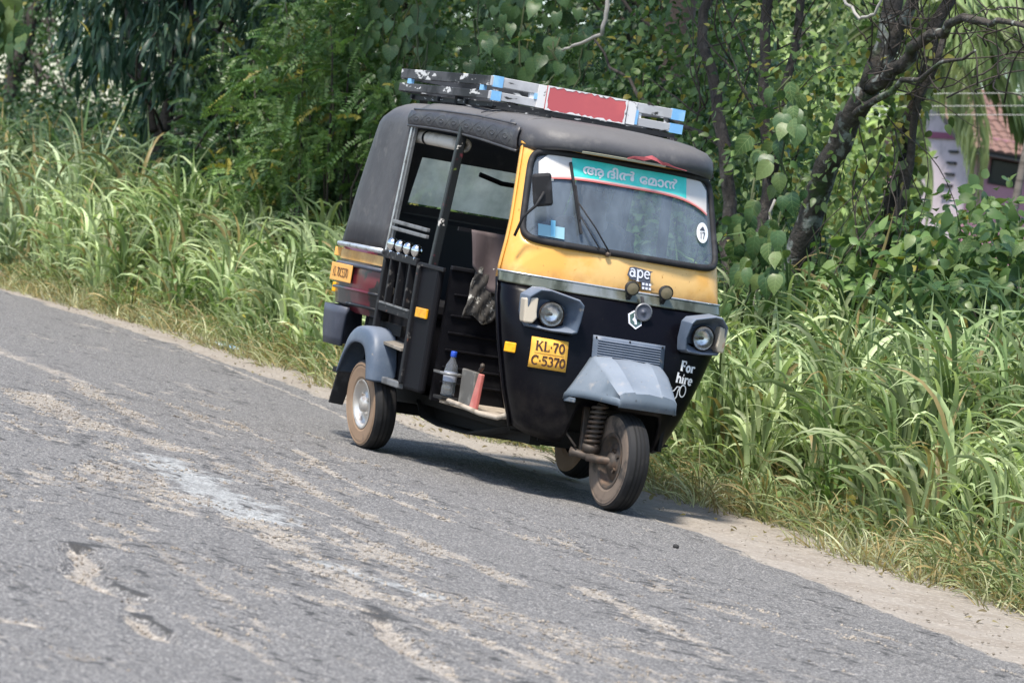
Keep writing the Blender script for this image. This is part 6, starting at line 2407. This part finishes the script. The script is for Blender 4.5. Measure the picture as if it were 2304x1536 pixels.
# unseen high crowns added to the roadside trees to shade the plants under them
for tr_, cc_, cr_, n_c, sd_ in ((DT, (-18.6, 2.7, 5.9), (4.6, 2.1, 1.3), 330, 401), (PT_, (-10.8, 2.7, 5.9), (4.2, 2.1, 1.3), 300, 402), (LT, (-4.6, 2.9, 5.7), (2.6, 1.9, 1.2), 150, 403), (TT, (-6.6, 3.4, 5.9), (1.8, 1.8, 1.2), 110, 404)):
    rg_ = np.random.default_rng(sd_)
    b_ = np.array(tr_.location)
    cen = clusters(rg_, cc_, cr_, n_c, .2)
    mb = MB()
    for c in cen[::12]:
        limb(mb, np.array([cc_[0] * .25 + b_[0] * .75, b_[1], 4.6]) - b_, c - b_, .03, .008, .10, 5, 6, rg_)
    mb.build("limbs", m_bark, tr_, True)
    v, t, c = foliage(rg_, cen, 24, .42, T_OVAL, .17, (.022, .05, .02), (.06, .10, .035))
    npmesh("shade_crown", v - b_, t, ml_attr, {"tint": c}, tr_)["kind"] = "stuff"

# ---------------------------------------------------------------- palms
ml_palm = leaf_mat("palm_leaflet", 'attr', rough=.4, trans=.25)
m_palmtrunk = pmat("palm_trunk", (0.17, 0.15, 0.135), 0.9, layers=(((0.09, 0.08, 0.07), 6, .45, .65, (.3, .3, 3)),))


def palm(label, base, top, nfr, flen, seed, ca, cb):
    rg = np.random.default_rng(seed)
    t = thing("coconut_palm", label, "palm tree", base, "coconut palms by the pink house")
    b0 = np.array(base, float)
    tp = np.array(top, float)
    mb = MB()
    limb(mb, (0, 0, -.2), tp - b0, .17, .13, .02, 10, 9, rg)
    mb.build("trunk", m_palmtrunk, t, True)
    for k in range(nfr):
        az = 2 * math.pi * (k + rg.random() * .6) / nfr
        el = rg.uniform(-.35, .85)
        pts = []
        p = tp.copy()
        th = el
        n = 16
        for i in range(n + 1):
            pts.append(p.copy())
            d = np.array([math.cos(az) * math.cos(th), math.sin(az) * math.cos(th), math.sin(th)])
            p = p + d * flen / n
            th -= rg.uniform(.07, .12)
        pts = np.array(pts)
        m_ = 64
        f_ = np.linspace(.12, 1, m_)
        idx = f_ * n
        i0 = np.minimum(idx.astype(int), n - 1)
        C_ = pts[i0] + (pts[i0 + 1] - pts[i0]) * (idx - i0)[:, None]
        ax = pts[i0 + 1] - pts[i0]
        ax /= np.linalg.norm(ax, axis=1, keepdims=True)
        side = np.cross(ax, np.array([0, 0, 1.0]))
        side /= np.linalg.norm(side, axis=1, keepdims=True) + 1e-6
        parts = []
        col_ = tints(rg, 1, ca, cb, 0)
        for sg in (-1, 1):
            D = side * sg * .75 + ax * .65 + np.array([0, 0, -.50]) + rg.normal(size=(m_, 3)) * .10
            N = side * sg + np.array([0, 0, .5])
            L = .85 * np.sin(np.pi * (.15 + .8 * f_)) * rg.uniform(.85, 1.1, m_)
            parts.append(scatter(T_LANCE, C_ - b0, frames(D, N), L, np.repeat(col_, m_, 0) * rg.uniform(.8, 1.2, (m_, 1)), np.full(m_, .5)))
        v, tr, c = join(parts)
        fr = npmesh("frond", v, tr, ml_palm, {"tint": c}, t)
        MB().tube([q - b0 for q in pts], [.03 * (1 - .8 * i / n) for i in range(n + 1)], 5).build("rachis", m_vine, fr, True)
    return t


palm("coconut palm with drooping yellow-green fronds above the pink house", (-31.9, 19.3, .6), (-32.3, 18.75, 5.35), 26, 3.9, 91, (.20, .24, .11), (.40, .40, .22))
palm("coconut palm with pale fronds seen between the trunks left of the pink house", (-37.4, 19.3, .6), (-37.5, 19.3, 5.7), 26, 4.8, 92, (.30, .32, .17), (.50, .47, .30))
palm("coconut palm at the right edge behind the pink house", (-44.5, 31.0, .6), (-44.6, 31.0, 8.4), 16, 5.0, 93, (.07, .12, .05), (.14, .18, .08))

# ---------------------------------------------------------------- pink house
m_pink = pmat("pink_wall", (0.46, 0.235, 0.29), 0.8, layers=(((0.36, 0.19, 0.235), 2, .45, .7),))
m_litpink = pmat("sunlit_pink_wall", (0.55, 0.46, 0.48), 0.8, layers=(((0.40, 0.34, 0.35), 3, .48, .7),))  # paler copy of the wall pink; sunlight on this side is painted in
m_maroonw = pmat("maroon_trim", (0.22, 0.035, 0.10), 0.6)
m_tile = pmat("clay_tile", (0.19, 0.11, 0.09), 0.85, layers=(((0.15, 0.09, 0.075), 4, .45, .65), ((0.34, 0.27, 0.22), 7, .55, .7)))
m_eave = pmat("eave_timber", (0.03, 0.03, 0.032), 0.7)
m_wglass = pmat("dark_window", (0.01, 0.013, 0.016), 0.15)
HP = np.array([-44.9, 27.3])
HS = thing("pink_house", "pink house with a red clay tile roof behind the palms at right", "house", (-44.9, 27.3, .5))
HS.rotation_euler = (0, 0, math.atan2(.92, .39) + math.radians(17))
# local frame: +x along the front wall to the right, +y away behind it
hz = -.5
MB().box((3.0, 2.25, 1.95), (6.0, 4.5, 4.1)).build("wall", m_pink, HS)
MB().box((-.02, 1.8, 1.95), (.06, 3.6, 4.1)).build("side_wall", m_litpink, HS)
MB().box((-.05, 1.8, 3.93), (.10, 3.7, .12)).build("wall_trim", m_maroonw, HS)
for k in range(5):
    MB().box((-.07, .75 + .0 * k, 2.75 + k * .22), (.05, .42, .05)).build("vent_slat", m_eave, HS)
win = MB().box((.72, -.012, 3.36), (.62, .05, .48)).build("window", m_eave, HS)
MB().box((.72, -.042, 3.36), (.56, .012, .42)).build("pane", m_wglass, win)
win2 = MB().box((2.6, -.012, 3.36), (.9, .05, .60)).build("window", m_eave, HS)
MB().box((2.6, -.042, 3.36), (.84, .012, .54)).build("pane", m_wglass, win2)
MB().box((3.0, -.45, 3.66), (6.8, .06, .10)).build("eave_board", m_eave, HS)
MB().prism([(-.06, -.05, 3.98), (-.06, 4.45, 3.98), (-.06, 2.25, 4.86)], (.05, 0, 0)).build("gable", m_litpink, HS)
rf = MB().prism([(-.4, -.50, 3.70), (-.4, 2.25, 4.95), (-.4, 5.0, 3.70), (-.4, 4.9, 3.62), (-.4, 2.25, 4.85), (-.4, -.45, 3.62)], (7.0, 0, 0)).build("roof", m_eave, HS)
th_ = math.atan2(1.25, 2.75)
tile_me = None
for r_ in range(12):
    for q in range(24):
        y = -.50 + r_ * .232
        z = 3.715 + (y + .50) * 1.25 / 2.75
        x = -.38 + q * .205
        if tile_me is None:
            mb = MB()
            rows = []
            for j in (0, 1):
                rows.append([(.205 * i / 4, j * .27, .035 * math.sin(math.pi * i / 4) + .016 * (1 - j)) for i in range(5)])
            mb.grid(rows)
            mb.add([(.205 * i / 4, 0, .035 * math.sin(math.pi * i / 4) + .016) for i in range(5)] + [(.205 * i / 4, 0, -.01) for i in range(5)], [(i, i + 5, i + 6, i + 1) for i in range(4)])
            o = mb.build("tile", m_tile, rf, True)
            tile_me = o.data
        else:
            o = bpy.data.objects.new("tile", tile_me)
            COL.objects.link(o)
            o.parent = rf
        o.location = (x + .003 * (r_ % 2), y, z + RNG.normal() * .004)
        o.rotation_euler = (th_, 0, RNG.normal() * .012)
post = thing("wooden_post", "grey wooden post in front of the pink house window", "post", (-18.42, 12.78, .5))
mb = MB()
mb.tube([(.02, -.03, -.1), (.0, 0, 1.2), (-.02, .05, 2.4), (-.02, .08, 3.0)], [.05, .048, .045, .042], 8)
mb.build("pole", m_palmtrunk, post, True)

# power lines across the right background
m_wire = pmat("aluminium_wire", (0.34, 0.34, 0.33), 0.4, 0.4)
for (a, b, lb) in (((-28.2, 15.5, 3.83), (-26.5, 19.4, 4.58), "uppermost of three pale power lines in front of the palm"), ((-28.2, 15.5, 3.66), (-26.5, 19.4, 4.40), "middle one of three pale power lines in front of the palm"),
                   ((-28.2, 15.5, 3.55), (-26.5, 19.4, 4.26), "lowest of three pale power lines in front of the palm")):
    a, b = Vector(a), Vector(b)
    d = b - a
    P_ = [a - d * 1.0 + d * 4 * f_ + Vector((0, 0, -.02 * math.sin(math.pi * f_))) for f_ in np.linspace(0, 1, 13)]
    o = MB().tube(P_, .0055, 6).build("power_line", m_wire, None, True)
    tag(o, lb, "power line", "power lines before the palm")

# distant tree belts closing the view to either side of the picture
rgf = np.random.default_rng(501)
for lb_, lo_, hi_, n_b in (("distant belt of trees far to the right beyond the pink house", (-58, 70, 1), (160, 95, 9), 520), ("distant belt of trees far away on the open side of the road", (-260, -160, 1), (-215, 22, 8), 420)):
    cen = np.array(lo_) + (np.array(hi_) - np.array(lo_)) * rgf.random((n_b, 3))
    v, t, c = foliage(rgf, cen, 40, 3.2, T_OVAL, 1.1, (.03, .06, .025), (.08, .12, .045), .3, .02)
    tag(npmesh("distant_trees", v, t, ml_attr, {"tint": c}), lb_, "trees", kind="stuff")

# ---------------------------------------------------------------- roadside litter and stones
m_plastic = pmat("blue_plastic", (0.25, 0.42, 0.62), 0.3, layers=(((0.65, 0.70, 0.75), 30, .52, .6),))
rgl = np.random.default_rng(77)
mb = MB()
rows = [[(-.20 + .4 * i / 8, -.05 + .10 * j / 4, .012 + .03 * rgl.random()) for i in range(9)] for j in range(5)]
lit = mb.grid(rows).build("plastic_wrapper", m_plastic, None, False, solid=.002, loc=(-10.75, 1.50, -.01))
tag(lit, "crumpled blue plastic wrapper lying at the grass edge behind the rickshaw", "litter")
mb = MB()
rows = [[(-.10 + .2 * i / 5, -.03 + .06 * j / 3, .012 + .03 * rgl.random()) for i in range(6)] for j in range(4)]
lit = mb.grid(rows).build("plastic_scrap", pmat("teal_plastic", (.12, .34, .36), .35), None, False, solid=.002, loc=(-13.2, 1.56, 0.0))
tag(lit, "small teal plastic scrap at the grass edge, further left than the blue wrapper", "litter")
mb = MB()
mb.ball((0, 0, .05), .10, 12, 8, (2.2, 1.2, .7))
me_o = mb.build("stone", pmat("brown_stone", (.18, .13, .10), .9, layers=(((.05, .04, .035), 8, .5, .65),), bump=(9, .8, .05)), None, True, loc=(-16.9, 1.22, -.01))
for v_ in me_o.data.vertices:
    v_.co *= 1 + .22 * (float(vnoise(np.array(v_.co.x * 9), np.array(v_.co.y * 9 + v_.co.z * 7), 4)) - .5)
tag(me_o, "flat brown stone on the shoulder at the left edge", "stone")
st = MB().ball((0, 0, .008), .016, 8, 6, (1.2, .9, .7)).build("pebble", pmat("dark_pebble", (.03, .03, .03), .9), None, True, loc=(1.59, -.43, 0))
tag(st, "single dark pebble on the asphalt in front of the front wheel", "stone")
